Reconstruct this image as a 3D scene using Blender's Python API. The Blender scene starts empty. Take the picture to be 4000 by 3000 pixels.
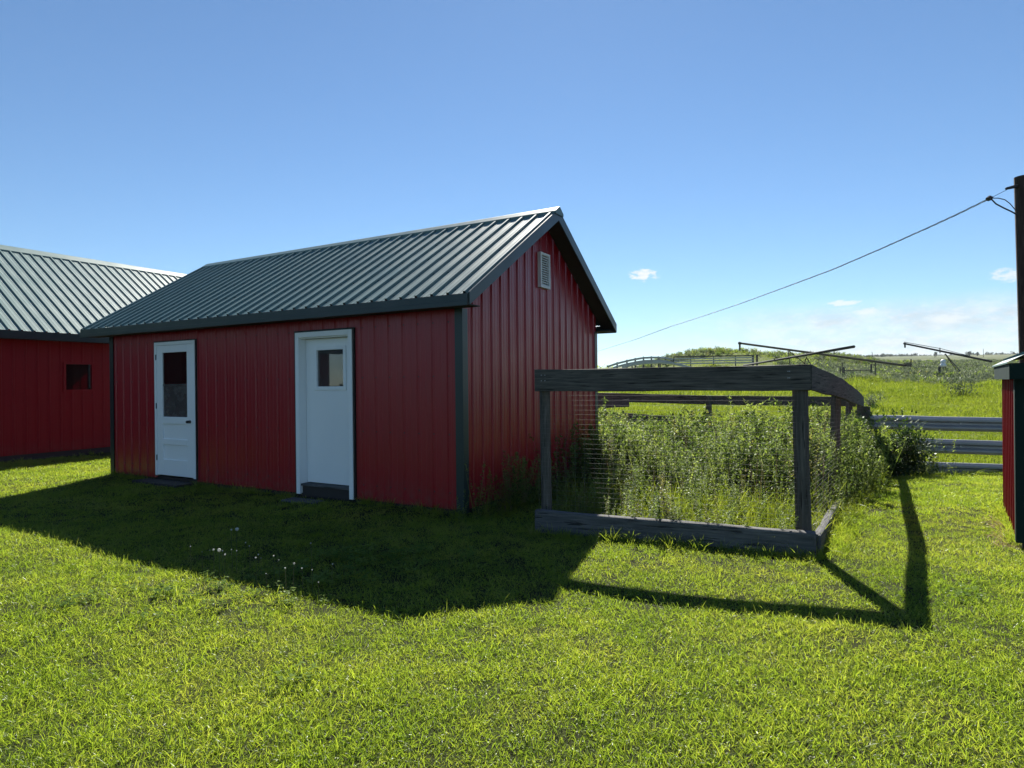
import bpy, math, random
import numpy as np
from mathutils import Vector, Matrix

random.seed(7)
rng = np.random.default_rng(11)
S = bpy.context.scene
COL = S.collection
R = math.radians

# ------------------------------------------------------------------ camera
CAM_H = 1.5546
F_PX = 2451.16          # focal length in pixels of the 4000 px wide photograph
PITCH = 0.00089
ROLL = -0.01035
cd = bpy.data.cameras.new('camera')
cam = bpy.data.objects.new('camera', cd)
COL.objects.link(cam)
cd.sensor_width = 36.0
cd.lens = F_PX / 4000.0 * 36.0
cd.clip_start = 0.05
cd.clip_end = 9000
cam.location = (0, 0, CAM_H)
cam.rotation_euler = (Matrix.Rotation(math.pi / 2 - PITCH, 3, 'X') @ Matrix.Rotation(ROLL, 3, 'Z')).to_euler()
S.camera = cam

# ------------------------------------------------------------------ sun and sky
SUN_AZ = R(5.5)         # from +Y towards +X
SUN_EL = R(41.4)
sd = bpy.data.lights.new('sun', 'SUN')
sd.energy = 5.0
sd.angle = R(0.55)
sd.color = (1.0, 0.95, 0.86)
sun = bpy.data.objects.new('sun', sd)
COL.objects.link(sun)
to_sun = Vector((math.sin(SUN_AZ) * math.cos(SUN_EL), math.cos(SUN_AZ) * math.cos(SUN_EL), math.sin(SUN_EL)))
sun.rotation_euler = to_sun.to_track_quat('Z', 'Y').to_euler()
sun.location = (0, 0, 30)

W = bpy.data.worlds.new('World')
S.world = W
W.use_nodes = True
wn, wl = W.node_tree.nodes, W.node_tree.links
wn.clear()


def wmath(op, a, b=None, clamp=False):
    n = wn.new('ShaderNodeMath')
    n.operation = op
    n.use_clamp = clamp
    for i, v in enumerate((a, b)):
        if v is None:
            continue
        if isinstance(v, (int, float)):
            n.inputs[i].default_value = v
        else:
            wl.new(v, n.inputs[i])
    return n.outputs[0]


sky = wn.new('ShaderNodeTexSky')
sky.sky_type = 'NISHITA'
sky.sun_disc = False
sky.sun_elevation = SUN_EL
sky.sun_rotation = SUN_AZ
sky.altitude = 600
sky.air_density = 1.0
sky.dust_density = 0.05
sky.ozone_density = 4.0
tc = wn.new('ShaderNodeTexCoord')
sep = wn.new('ShaderNodeSeparateXYZ')
wl.new(tc.outputs['Generated'], sep.inputs[0])
az = wmath('ARCTAN2', sep.outputs[0], sep.outputs[1])
el = wmath('ARCSINE', sep.outputs[2])
comb = wn.new('ShaderNodeCombineXYZ')
wl.new(az, comb.inputs[0])
wl.new(wmath('MULTIPLY', el, 2.2), comb.inputs[1])


def wnoise(scale, detail, rough=0.6):
    n = wn.new('ShaderNodeTexNoise')
    n.inputs['Scale'].default_value = scale
    n.inputs['Detail'].default_value = detail
    n.inputs['Roughness'].default_value = rough
    wl.new(comb.outputs[0], n.inputs['Vector'])
    return n.outputs['Fac']


def wramp(v, a, b):
    n = wn.new('ShaderNodeMapRange')
    n.interpolation_type = 'SMOOTHSTEP'
    n.inputs[1].default_value = a
    n.inputs[2].default_value = b
    wl.new(v, n.inputs[0])
    return n.outputs[0]


fine = wnoise(70, 5)
broad = wnoise(9, 6, 0.65)
# (azimuth, elevation, half width, half height, opacity) of the fair weather puffs, in degrees
PUFFS = [(11.9, 9.5, 1.35, 0.50, 1.0), (27.9, 6.2, 1.25, 0.26, 0.75), (29.5, 5.4, 0.9, 0.28, 0.7),
         (38.4, 7.4, 1.1, 0.5, 0.75), (20.2, 6.9, 0.9, 0.16, 0.22), (35.0, 4.5, 1.6, 0.45, 0.55),
         (31.0, 2.9, 1.5, 0.35, 0.5), (24.5, 3.2, 1.2, 0.3, 0.5), (-62, 12, 5, 1.6, 0.8), (66, 10, 4, 1.3, 0.8)]
cloud = None
wob = wmath('MULTIPLY', wmath('SUBTRACT', fine, 0.5), 4.6)
for a0, e0, w0, h0, op in PUFFS:
    dx = wmath('DIVIDE', wmath('SUBTRACT', az, R(a0)), R(w0))
    dy = wmath('DIVIDE', wmath('SUBTRACT', el, R(e0)), R(h0))
    d2 = wmath('ADD', wmath('ADD', wmath('MULTIPLY', dx, dx), wmath('MULTIPLY', dy, dy)), wob)
    m = wmath('MULTIPLY', wramp(d2, 1.2, -0.1), op)
    cloud = m if cloud is None else wmath('MAXIMUM', cloud, m)
# the bank of thin broken cloud low over the far land
low = wmath('MULTIPLY', wramp(el, R(6.8), R(4.6)), wramp(az, R(8), R(30)))
bank = wmath('MULTIPLY', low, wmath('ADD', wmath('MULTIPLY', wramp(wmath('ADD', wmath('MULTIPLY', broad, 0.6), wmath('MULTIPLY', fine, 0.4)), 0.40, 0.62), 0.40), 0.50))
mixc = wn.new('ShaderNodeMix')
mixc.data_type = 'RGBA'
wl.new(cloud, mixc.inputs['Factor'])
bal = wn.new('ShaderNodeMix')
bal.data_type = 'RGBA'
bal.blend_type = 'MULTIPLY'
bal.inputs['Factor'].default_value = 1.0
wl.new(sky.outputs[0], bal.inputs['A'])
bal.inputs['B'].default_value = (0.83, 0.99, 1.05, 1)
mixb = wn.new('ShaderNodeMix')
mixb.data_type = 'RGBA'
wl.new(bank, mixb.inputs['Factor'])
wl.new(bal.outputs['Result'], mixb.inputs['A'])
bshade = wn.new('ShaderNodeMix')
bshade.data_type = 'RGBA'
wl.new(wramp(wmath('ADD', wmath('MULTIPLY', wnoise(22, 6, 0.6), 0.7), wmath('MULTIPLY', fine, 0.3)), 0.40, 0.62), bshade.inputs['Factor'])
bshade.inputs['A'].default_value = (5.3, 6.0, 6.5, 1)
bshade.inputs['B'].default_value = (7.2, 7.6, 7.9, 1)
wl.new(bshade.outputs['Result'], mixb.inputs['B'])
wl.new(mixb.outputs['Result'], mixc.inputs['A'])
mixc.inputs['B'].default_value = (7.9, 8.2, 8.4, 1)
bg = wn.new('ShaderNodeBackground')
bg.inputs['Strength'].default_value = 0.051
wl.new(mixc.outputs['Result'], bg.inputs['Color'])
wo = wn.new('ShaderNodeOutputWorld')
wl.new(bg.outputs[0], wo.inputs['Surface'])

S.view_settings.view_transform = 'Standard'
S.view_settings.look = 'None'
S.view_settings.exposure = 1.2
S.view_settings.gamma = 1.0
S.view_settings.use_curve_mapping = False
S.render.engine = 'CYCLES'
S.cycles.max_bounces = 5
S.cycles.diffuse_bounces = 3
S.cycles.glossy_bounces = 3
S.cycles.transmission_bounces = 4
S.cycles.transparent_max_bounces = 12
S.render.resolution_x, S.render.resolution_y = 1024, 768


# ------------------------------------------------------------------ pixel to point (photo measured in 4000 x 3000)
def ray(px, py):
    a, b = px - 2000.0, py - 1500.0
    c, s = math.cos(-ROLL), math.sin(-ROLL)
    A, B = a * c - b * s, a * s + b * c
    r, u = A / F_PX, -B / F_PX
    return Vector((r, math.cos(PITCH) + u * math.sin(PITCH), -math.sin(PITCH) + u * math.cos(PITCH)))


def at(px, py, depth):
    d = ray(px, py)
    return Vector((0, 0, CAM_H)) + d * (depth / d.y)


# ------------------------------------------------------------------ terrain height
KY = np.array([-400, 0, 7.5, 10.5, 13.5, 17, 24, 31, 45, 68, 80, 95, 110, 140, 200, 400, 900, 1600, 3200.0])
KZ = np.array([0, 0, -0.02, -0.2, -0.5, -0.6, -0.42, -0.13, 0.65, 1.70, 2.45, 3.35, 4.05, 4.95, 6.8, 15.2, 34, 59, 100.0])


def sstep(v, a, b):
    t = np.clip((v - a) / (b - a), 0, 1)
    return t * t * (3 - 2 * t)


def gz(x, y):
    x = np.asarray(x, float)
    y = np.asarray(y, float)
    z = np.interp(y, KY, KZ)
    z = 0.5 * z + 0.25 * np.interp(y * 1.06, KY, KZ) + 0.25 * np.interp(y * 0.94, KY, KZ)
    z = np.where(z < 0, z * sstep(x, -1.5, 3.5), z)
    t = x / np.maximum(y, 1.0)
    z = z * np.where(y > 40, 0.62 + 0.38 * sstep(t, 0.10, 0.34), 1.0) * 1.0
    bump = np.interp(x, [18, 24, 29, 34, 42, 50, 57, 63, 70], [0, 0.9, 2.5, 3.1, 2.5, 1.9, 1.9, 0.7, 0])
    z = z + bump * np.exp(-((y - 114) / 13.0) ** 2)
    near = np.exp(-(y / 60.0) ** 2)
    z = z + near * (0.012 * np.sin(1.7 * x + 0.6 * y) + 0.010 * np.sin(2.3 * y - 0.9 * x + 1.0)) * sstep(np.abs(y), 0.5, 3)
    rough = sstep(y, 18, 60) * 0.12
    z = z + rough * (np.sin(0.45 * x + 0.2 * y) + np.sin(0.31 * y - 0.37 * x + 2) + 0.5 * np.sin(1.1 * x - 0.8 * y))
    far = sstep(y, 300, 900)
    z = z + far * (1.3 * np.sin(x / 130.0 + y / 210.0) + 1.0 * np.sin(x / 61.0 - y / 300.0))
    return z


def gz1(x, y):
    return float(gz(np.array([x]), np.array([y]))[0])


# ------------------------------------------------------------------ materials
def new_mat(name):
    m = bpy.data.materials.new(name)
    m.use_nodes = True
    nt = m.node_tree
    nt.nodes.clear()
    out = nt.nodes.new('ShaderNodeOutputMaterial')
    return m, nt, out


def nd(nt, kind, **kw):
    n = nt.nodes.new(kind)
    for k, v in kw.items():
        setattr(n, k, v)
    return n


def setin(nt, sock, v):
    if isinstance(v, bpy.types.NodeSocket):
        nt.links.new(v, sock)
    else:
        sock.default_value = v


def noise(nt, scale, detail=4, rough=0.55, vec=None, stretch=None, coord='Object'):
    n = nd(nt, 'ShaderNodeTexNoise')
    n.inputs['Scale'].default_value = scale
    n.inputs['Detail'].default_value = detail
    n.inputs['Roughness'].default_value = rough
    if vec is None:
        t = nd(nt, 'ShaderNodeTexCoord')
        vec = t.outputs[coord]
    if stretch:
        mp = nd(nt, 'ShaderNodeMapping')
        mp.inputs['Scale'].default_value = stretch
        nt.links.new(vec, mp.inputs[0])
        vec = mp.outputs[0]
    nt.links.new(vec, n.inputs['Vector'])
    return n.outputs['Fac']


def ramp(nt, fac, stops):
    r = nd(nt, 'ShaderNodeValToRGB')
    e = r.color_ramp.elements
    while len(e) < len(stops):
        e.new(0.5)
    for i, (p, c) in enumerate(stops):
        e[i].position = p
        e[i].color = (c[0], c[1], c[2], 1)
    nt.links.new(fac, r.inputs[0])
    return r.outputs[0]


def rng_node(nt, v, a, b, c, d):
    n = nd(nt, 'ShaderNodeMapRange')
    for i, q in enumerate((a, b, c, d)):
        n.inputs[i + 1].default_value = q
    nt.links.new(v, n.inputs[0])
    return n.outputs[0]


def mixcol(nt, fac, a, b, mode='MIX'):
    n = nd(nt, 'ShaderNodeMix', data_type='RGBA', blend_type=mode)
    setin(nt, n.inputs['Factor'], fac)
    for k, v in (('A', a), ('B', b)):
        setin(nt, n.inputs[k], v if isinstance(v, bpy.types.NodeSocket) else (v[0], v[1], v[2], 1))
    return n.outputs['Result']


def principled(nt, out, color, rough, metallic=0.0, bump=None, strength=0.3, dist=0.01, spec=0.5):
    p = nd(nt, 'ShaderNodeBsdfPrincipled')
    setin(nt, p.inputs['Base Color'], color if isinstance(color, bpy.types.NodeSocket) else (color[0], color[1], color[2], 1))
    setin(nt, p.inputs['Roughness'], rough)
    p.inputs['Metallic'].default_value = metallic
    p.inputs['Specular IOR Level'].default_value = spec
    if bump is not None:
        b = nd(nt, 'ShaderNodeBump')
        b.inputs['Strength'].default_value = strength
        b.inputs['Distance'].default_value = dist
        nt.links.new(bump, b.inputs['Height'])
        nt.links.new(b.outputs[0], p.inputs['Normal'])
    nt.links.new(p.outputs[0], out.inputs['Surface'])
    return p


def painted_metal(name, col, rough=0.38, dust=(0.10, 0.08, 0.06), splash=0.0, spec=0.5, coat=0.0, fade=0.0):
    m, nt, out = new_mat(name)
    big = noise(nt, 0.9, 3)
    c = mixcol(nt, big, [x * 0.93 for x in col], [min(1, x * 1.07) for x in col])
    if splash:
        t = nd(nt, 'ShaderNodeTexCoord')
        sp = nd(nt, 'ShaderNodeSeparateXYZ')
        nt.links.new(t.outputs['Object'], sp.inputs[0])
        low = rng_node(nt, sp.outputs[2], 0.05, 0.42, 1, 0)
        spot = rng_node(nt, noise(nt, 11, 6, 0.7), 0.40, 0.70, 0, 1)
        ml = nd(nt, 'ShaderNodeMath', operation='MULTIPLY')
        nt.links.new(low, ml.inputs[0])
        nt.links.new(spot, ml.inputs[1])
        m3 = nd(nt, 'ShaderNodeMath', operation='MULTIPLY')
        m3.inputs[1].default_value = splash
        nt.links.new(ml.outputs[0], m3.inputs[0])
        c = mixcol(nt, m3.outputs[0], c, dust)
    if fade:
        f = rng_node(nt, noise(nt, 1.4, 5, 0.6, stretch=(3, 3, 0.35)), 0.5, 0.8, 0, fade)
        c = mixcol(nt, f, c, [min(1, x * 1.3 + 0.012) for x in col])
    r = rng_node(nt, noise(nt, 2.5, 4), 0.3, 0.7, rough - 0.04, rough + 0.07)
    p = principled(nt, out, c, r, bump=noise(nt, 1.3, 2), strength=0.10, dist=0.012, spec=spec)
    p.inputs['Coat Weight'].default_value = coat
    p.inputs['Coat Roughness'].default_value = 0.22
    return m


def wood(name, dark, light, axis=0, rough=0.85):
    m, nt, out = new_mat(name)
    st = [14, 14, 14]
    st[axis] = 0.9
    g = noise(nt, 3.2, 8, 0.68, stretch=tuple(st))
    cr = noise(nt, 2.0, 3, 0.5, stretch=tuple(s * 1.8 for s in st))
    b = noise(nt, 1.1, 3)
    c = ramp(nt, g, [(0.28, [x * 0.55 for x in dark]), (0.47, dark), (0.72, light)])
    c = mixcol(nt, rng_node(nt, b, 0.35, 0.7, 0, 0.55), c, mixcol(nt, g, [x * 0.7 for x in dark], dark))
    crack = rng_node(nt, cr, 0.60, 0.66, 0, 1)
    c = mixcol(nt, crack, c, [x * 0.3 for x in dark])
    hgt = nd(nt, 'ShaderNodeMath', operation='SUBTRACT')
    nt.links.new(g, hgt.inputs[0])
    nt.links.new(crack, hgt.inputs[1])
    principled(nt, out, c, rough, bump=hgt.outputs[0], strength=0.7, dist=0.006, spec=0.25)
    return m


def simple(name, col, rough=0.5, metallic=0.0, var=0.15, scale=6.0, spec=0.5):
    m, nt, out = new_mat(name)
    n = noise(nt, scale, 5)
    c = mixcol(nt, n, [x * (1 - var) for x in col], [min(1, x * (1 + var)) for x in col])
    principled(nt, out, c, rough, metallic, bump=n, strength=0.15, dist=0.004, spec=spec)
    return m


def leaf_mat(name, c0, c1, c2, trans=0.45, tint=(1.25, 1.3, 0.55), patch=0.6, gloss=0.06, dry=None, hue=0.5):
    """thin leaf: diffuse and translucent halves plus a little sheen; colour varies by patch of ground and by clump"""
    m, nt, out = new_mat(name)
    geo = nd(nt, 'ShaderNodeNewGeometry')
    oi = nd(nt, 'ShaderNodeObjectInfo')
    pn0 = noise(nt, patch, 4, 0.6, vec=geo.outputs['Position'])
    pf = noise(nt, patch * 45, 2, 0.5, vec=geo.outputs['Position'])
    pm_ = nd(nt, 'ShaderNodeMix', data_type='FLOAT')
    pm_.inputs['Factor'].default_value = 0.45
    nt.links.new(pn0, pm_.inputs['A'])
    nt.links.new(pf, pm_.inputs['B'])
    pn = pm_.outputs['Result']
    mixr = nd(nt, 'ShaderNodeMix', data_type='FLOAT')
    mixr.inputs['Factor'].default_value = hue
    nt.links.new(pn, mixr.inputs['A'])
    nt.links.new(oi.outputs['Random'], mixr.inputs['B'])
    c = ramp(nt, mixr.outputs['Result'], [(0.30, c0), (0.5, c1), (0.70, c2)])
    if dry is not None:
        fr = nd(nt, 'ShaderNodeMath', operation='FRACT')
        ml = nd(nt, 'ShaderNodeMath', operation='MULTIPLY')
        ml.inputs[1].default_value = 17.3
        nt.links.new(oi.outputs['Random'], ml.inputs[0])
        nt.links.new(ml.outputs[0], fr.inputs[0])
        c = mixcol(nt, rng_node(nt, fr.outputs[0], dry[1], dry[1] + 0.02, 0, dry[2]), c, dry[0])
    dif = nd(nt, 'ShaderNodeBsdfDiffuse')
    nt.links.new(c, dif.inputs['Color'])
    tr = nd(nt, 'ShaderNodeBsdfTranslucent')
    nt.links.new(mixcol(nt, 1.0, c, tint, 'MULTIPLY'), tr.inputs['Color'])
    mx = nd(nt, 'ShaderNodeMixShader')
    mx.inputs[0].default_value = trans
    nt.links.new(dif.outputs[0], mx.inputs[1])
    nt.links.new(tr.outputs[0], mx.inputs[2])
    gl = nd(nt, 'ShaderNodeBsdfGlossy')
    gl.inputs['Roughness'].default_value = 0.38
    gl.inputs['Color'].default_value = (0.9, 0.95, 0.85, 1)
    m2 = nd(nt, 'ShaderNodeMixShader')
    m2.inputs[0].default_value = gloss
    nt.links.new(mx.outputs[0], m2.inputs[1])
    nt.links.new(gl.outputs[0], m2.inputs[2])
    nt.links.new(m2.outputs[0], out.inputs['Surface'])
    return m


M = {}
M['red'] = painted_metal('red_painted_siding', (0.30, 0.005, 0.015), 0.32, splash=0.6, spec=0.45, coat=0.10, fade=0.08)
M['barn_red'] = painted_metal('barn_red_siding', (0.25, 0.003, 0.010), 0.5, splash=0.4, spec=0.25)
M['roof'] = painted_metal('green_roof_metal', (0.088, 0.160, 0.150), 0.45, spec=0.6, fade=0.35)
M['trim'] = painted_metal('dark_green_trim', (0.014, 0.032, 0.034), 0.35)
M['matt_trim'] = painted_metal('matt_green_trim', (0.010, 0.026, 0.022), 0.75, spec=0.15)
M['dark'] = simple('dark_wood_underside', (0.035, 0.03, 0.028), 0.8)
M['black'] = simple('black_edge_trim', (0.008, 0.009, 0.009), 0.6)
M['vent'] = simple('weathered_vent_paint', (0.72, 0.72, 0.70), 0.6)
M['board'] = wood('dark_weathered_board', (0.092, 0.083, 0.071), (0.20, 0.18, 0.152))
M['sill'] = wood('grey_weathered_timber', (0.095, 0.095, 0.095), (0.20, 0.195, 0.185))
M['post'] = wood('dark_weathered_post', (0.095, 0.086, 0.073), (0.20, 0.18, 0.155), axis=2)
M['pole'] = wood('creosoted_pole', (0.045, 0.032, 0.024), (0.10, 0.075, 0.055), axis=2)
M['galv'] = simple('galvanised_steel', (0.34, 0.345, 0.355), 0.50, 0.4, 0.25, 3.0)
M['wire'] = simple('galvanised_wire', (0.16, 0.15, 0.14), 0.7, 0.0, spec=0.3)
M['cable'] = simple('aluminium_cable', (0.5, 0.5, 0.5), 0.45, 0.7)
M['rust'] = simple('rusty_painted_steel', (0.13, 0.11, 0.075), 0.8, 0.0, 0.5, 2.0, spec=0.2)
M['steel'] = simple('dull_dark_steel', (0.045, 0.045, 0.045), 0.8, 0.0, 0.3, spec=0.2)
M['porcelain'] = simple('dark_insulator', (0.03, 0.025, 0.025), 0.3)
M['pale_rail'] = simple('weathered_pale_rail', (0.42, 0.43, 0.42), 0.6, 0.0, 0.25, 2.0)
M['white'] = simple('white_plastic', (0.85, 0.85, 0.83), 0.4, 0, 0.05)
M['bark'] = wood('shrub_bark', (0.06, 0.05, 0.04), (0.13, 0.11, 0.09), axis=2)


def door_paint():
    m, nt, out = new_mat('old_white_door_paint')
    n = noise(nt, 2.0, 5, 0.6)
    c = mixcol(nt, n, (0.82, 0.85, 0.85), (0.90, 0.92, 0.91))
    chip = rng_node(nt, noise(nt, 22, 6, 0.7), 0.70, 0.74, 0, 0.7)
    c = mixcol(nt, chip, c, (0.32, 0.30, 0.26))
    principled(nt, out, c, 0.45, bump=noise(nt, 9, 4), strength=0.12, dist=0.004)
    return m


M['door'] = door_paint()


def glass(name, dust, dust_col, tint=0.9, refl=1.2):
    m, nt, out = new_mat(name)
    fr = nd(nt, 'ShaderNodeFresnel')
    fr.inputs['IOR'].default_value = 1.55
    tr = nd(nt, 'ShaderNodeBsdfTransparent')
    tr.inputs['Color'].default_value = (tint, tint, tint, 1)
    gl = nd(nt, 'ShaderNodeBsdfGlossy')
    gl.inputs['Roughness'].default_value = 0.02
    mx = nd(nt, 'ShaderNodeMixShader')
    ad = nd(nt, 'ShaderNodeMath', operation='MULTIPLY')
    ad.inputs[1].default_value = refl
    nt.links.new(fr.outputs[0], ad.inputs[0])
    nt.links.new(ad.outputs[0], mx.inputs[0])
    nt.links.new(tr.outputs[0], mx.inputs[1])
    nt.links.new(gl.outputs[0], mx.inputs[2])
    df = nd(nt, 'ShaderNodeBsdfDiffuse')
    df.inputs['Color'].default_value = (*dust_col, 1)
    m2 = nd(nt, 'ShaderNodeMixShader')
    nt.links.new(rng_node(nt, noise(nt, 7, 6, 0.65), 0.3, 0.75, dust * 0.5, dust * 1.5), m2.inputs[0])
    nt.links.new(mx.outputs[0], m2.inputs[1])
    nt.links.new(df.outputs[0], m2.inputs[2])
    nt.links.new(m2.outputs[0], out.inputs['Surface'])
    return m


M['glass'] = glass('dark_window_glass', 0.02, (0.3, 0.3, 0.3), 0.35)
M['dusty_glass'] = glass('dusty_door_glass', 0.20, (0.22, 0.22, 0.22), 0.12, 3.2)
M['dirty_pane'] = glass('grimy_lower_pane', 0.55, (0.16, 0.15, 0.14), 0.5)

M['lawn'] = leaf_mat('lawn_blade', (0.090, 0.150, 0.022), (0.182, 0.244, 0.036), (0.295, 0.310, 0.075), 0.64, (1.70, 1.72, 0.75),
                     patch=0.8, gloss=0.025, dry=((0.32, 0.30, 0.15), 0.96, 0.4), hue=0.2)
M['clover'] = leaf_mat('clover_leaf', (0.090, 0.155, 0.032), (0.130, 0.200, 0.042), (0.175, 0.24, 0.06), 0.5, (1.55, 1.65, 0.65), gloss=0.015)
M['field'] = leaf_mat('pasture_blade', (0.105, 0.145, 0.022), (0.155, 0.195, 0.030), (0.21, 0.235, 0.05), 0.52, (1.6, 1.65, 0.65),
                      patch=0.16, gloss=0.02, hue=0.35)
M['weed'] = leaf_mat('weed_leaf', (0.078, 0.122, 0.034), (0.138, 0.190, 0.060), (0.215, 0.260, 0.105), 0.58, (1.60, 1.62, 0.72), patch=1.2, gloss=0.012,
                     dry=((0.20, 0.16, 0.10), 0.92, 0.6))
M['sage'] = leaf_mat('grey_green_shrub_leaf', (0.085, 0.110, 0.078), (0.135, 0.162, 0.118), (0.19, 0.215, 0.16), 0.36, (1.2, 1.25, 0.8), patch=0.2, gloss=0.015)
M['darkleaf'] = leaf_mat('dark_bush_leaf', (0.030, 0.055, 0.018), (0.045, 0.075, 0.024), (0.07, 0.10, 0.035), 0.35, (1.3, 1.4, 0.6), patch=2, gloss=0.03)
M['fartree'] = leaf_mat('far_tree_leaf', (0.035, 0.055, 0.03), (0.045, 0.068, 0.036), (0.06, 0.085, 0.045), 0.2, (1.1, 1.2, 0.8), patch=0.02, gloss=0.02)
M['straw'] = leaf_mat('dry_straw', (0.24, 0.19, 0.10), (0.33, 0.27, 0.15), (0.42, 0.36, 0.22), 0.35, (1.1, 1.0, 0.8), patch=3, gloss=0.05)
M['fluff'] = leaf_mat('seed_head_fluff', (0.55, 0.55, 0.5), (0.65, 0.65, 0.6), (0.75, 0.75, 0.7), 0.5, (1, 1, 1), gloss=0.0)
M['stem'] = leaf_mat('plant_stem', (0.08, 0.10, 0.04), (0.11, 0.12, 0.05), (0.15, 0.13, 0.07), 0.2, (1.2, 1.2, 0.7), gloss=0.04)


def ground_mat():
    m, nt, out = new_mat('ground_turf')
    geo = nd(nt, 'ShaderNodeNewGeometry')
    P = geo.outputs['Position']
    sp = nd(nt, 'ShaderNodeSeparateXYZ')
    nt.links.new(P, sp.inputs[0])
    a = noise(nt, 9, 6, 0.7, vec=P)
    soil = ramp(nt, a, [(0.3, (0.016, 0.015, 0.007)), (0.55, (0.028, 0.034, 0.010)), (0.75, (0.042, 0.056, 0.014))])
    b = noise(nt, 0.7, 6, 0.65, vec=P)
    past = ramp(nt, b, [(0.3, (0.06, 0.085, 0.018)), (0.5, (0.095, 0.125, 0.022)), (0.72, (0.135, 0.15, 0.04))])
    c = noise(nt, 0.02, 4, 0.6, vec=P, stretch=(0.35, 1.0, 1))
    farc = ramp(nt, c, [(0.35, (0.075, 0.095, 0.05)), (0.48, (0.13, 0.14, 0.07)), (0.55, (0.10, 0.13, 0.05)), (0.68, (0.17, 0.16, 0.09))])
    k = mixcol(nt, rng_node(nt, sp.outputs[1], 12, 22, 0, 1), soil, past)
    k = mixcol(nt, rng_node(nt, sp.outputs[1], 120, 190, 0, 1), k, farc)
    principled(nt, out, k, 0.95, bump=noise(nt, 30, 5, 0.7, vec=P), strength=0.8, dist=0.02, spec=0.1)
    return m


M['ground'] = ground_mat()


# ------------------------------------------------------------------ mesh helpers
class MB:
    def __init__(self):
        self.v, self.f = [], []

    def quad(self, a, b, c, d):
        n = len(self.v)
        self.v += [tuple(a), tuple(b), tuple(c), tuple(d)]
        self.f.append((n, n + 1, n + 2, n + 3))
        return self

    def box(self, x0, x1, y0, y1, z0, z1):
        n = len(self.v)
        self.v += [(x0, y0, z0), (x1, y0, z0), (x1, y1, z0), (x0, y1, z0), (x0, y0, z1), (x1, y0, z1), (x1, y1, z1), (x0, y1, z1)]
        self.f += [tuple(n + i for i in q) for q in ((0, 3, 2, 1), (4, 5, 6, 7), (0, 1, 5, 4), (1, 2, 6, 5), (2, 3, 7, 6), (3, 0, 4, 7))]
        return self

    def sweep(self, path, prof, up=(0, 0, 1), closed=True, caps=True):
        """carry a 2-D profile (side, up) along a path"""
        n0 = len(self.v)
        k = len(prof)
        path = [Vector(p) for p in path]
        for i, p in enumerate(path):
            t = (path[min(i + 1, len(path) - 1)] - path[max(i - 1, 0)]).normalized()
            side = t.cross(Vector(up))
            if side.length < 1e-4:
                side = Vector((1, 0, 0))
            side.normalize()
            u = side.cross(t).normalized()
            sc = 1.0
            for q in prof:
                self.v.append(tuple(p + side * q[0] * sc + u * q[1] * sc))
        for i in range(len(path) - 1):
            for j in range(k if closed else k - 1):
                a, b = n0 + i * k + j, n0 + i * k + (j + 1) % k
                self.f.append((a, b, b + k, a + k))
        if caps and closed:
            self.f.append(tuple(n0 + j for j in range(k))[::-1])
            self.f.append(tuple(n0 + (len(path) - 1) * k + j for j in range(k)))
        return self

    def tube(self, path, r, seg=8, r1=None):
        n0 = len(self.v)
        path = [Vector(p) for p in path]
        N = len(path)
        for i, p in enumerate(path):
            t = (path[min(i + 1, N - 1)] - path[max(i - 1, 0)]).normalized()
            ref = Vector((0, 0, 1)) if abs(t.z) < 0.9 else Vector((1, 0, 0))
            s = t.cross(ref).normalized()
            u = s.cross(t)
            rr = r if r1 is None else r + (r1 - r) * i / (N - 1)
            for j in range(seg):
                a = 2 * math.pi * j / seg
                self.v.append(tuple(p + s * math.cos(a) * rr + u * math.sin(a) * rr))
        for i in range(N - 1):
            for j in range(seg):
                a, b = n0 + i * seg + j, n0 + i * seg + (j + 1) % seg
                self.f.append((a, b, b + seg, a + seg))
        self.f.append(tuple(n0 + j for j in range(seg))[::-1])
        self.f.append(tuple(n0 + (N - 1) * seg + j for j in range(seg)))
        return self

    def lathe(self, rings, seg=12, o=(0, 0, 0)):
        n0 = len(self.v)
        for z, r in rings:
            for j in range(seg):
                a = 2 * math.pi * j / seg
                self.v.append((o[0] + r * math.cos(a), o[1] + r * math.sin(a), o[2] + z))
        for i in range(len(rings) - 1):
            for j in range(seg):
                a, b = n0 + i * seg + j, n0 + i * seg + (j + 1) % seg
                self.f.append((a, b, b + seg, a + seg))
        self.f.append(tuple(n0 + j for j in range(seg))[::-1])
        self.f.append(tuple(n0 + (len(rings) - 1) * seg + j for j in range(seg)))
        return self

    def mesh(self, name, mat, smooth=False):
        me = bpy.data.meshes.new(name)
        me.from_pydata(self.v, [], self.f)
        if mat is not None:
            me.materials.append(M[mat] if isinstance(mat, str) else mat)
        if smooth:
            me.polygons.foreach_set('use_smooth', [True] * len(me.polygons))
        me.update()
        return me

    def build(self, name, mat, parent=None, smooth=False, bevel=0.0, loc=None, rz=0.0):
        o = bpy.data.objects.new(name, self.mesh(name, mat, smooth))
        COL.objects.link(o)
        if parent is not None:
            o.parent = parent
        if loc is not None:
            o.location = loc
        o.rotation_euler.z = rz
        if bevel > 0:
            b = o.modifiers.new('bevel', 'BEVEL')
            b.width = bevel
            b.segments = 2
            b.limit_method = 'ANGLE'
        return o


def tag(o, label=None, cat=None, group=None, kind=None):
    for k, v in (('label', label), ('category', cat), ('group', group), ('kind', kind)):
        if v:
            o[k] = v
    return o


def empty(name, loc, rz=0.0):
    o = bpy.data.objects.new(name, None)
    o.empty_display_size = 0.2
    COL.objects.link(o)
    o.location = loc
    o.rotation_euler.z = rz
    return o


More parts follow.
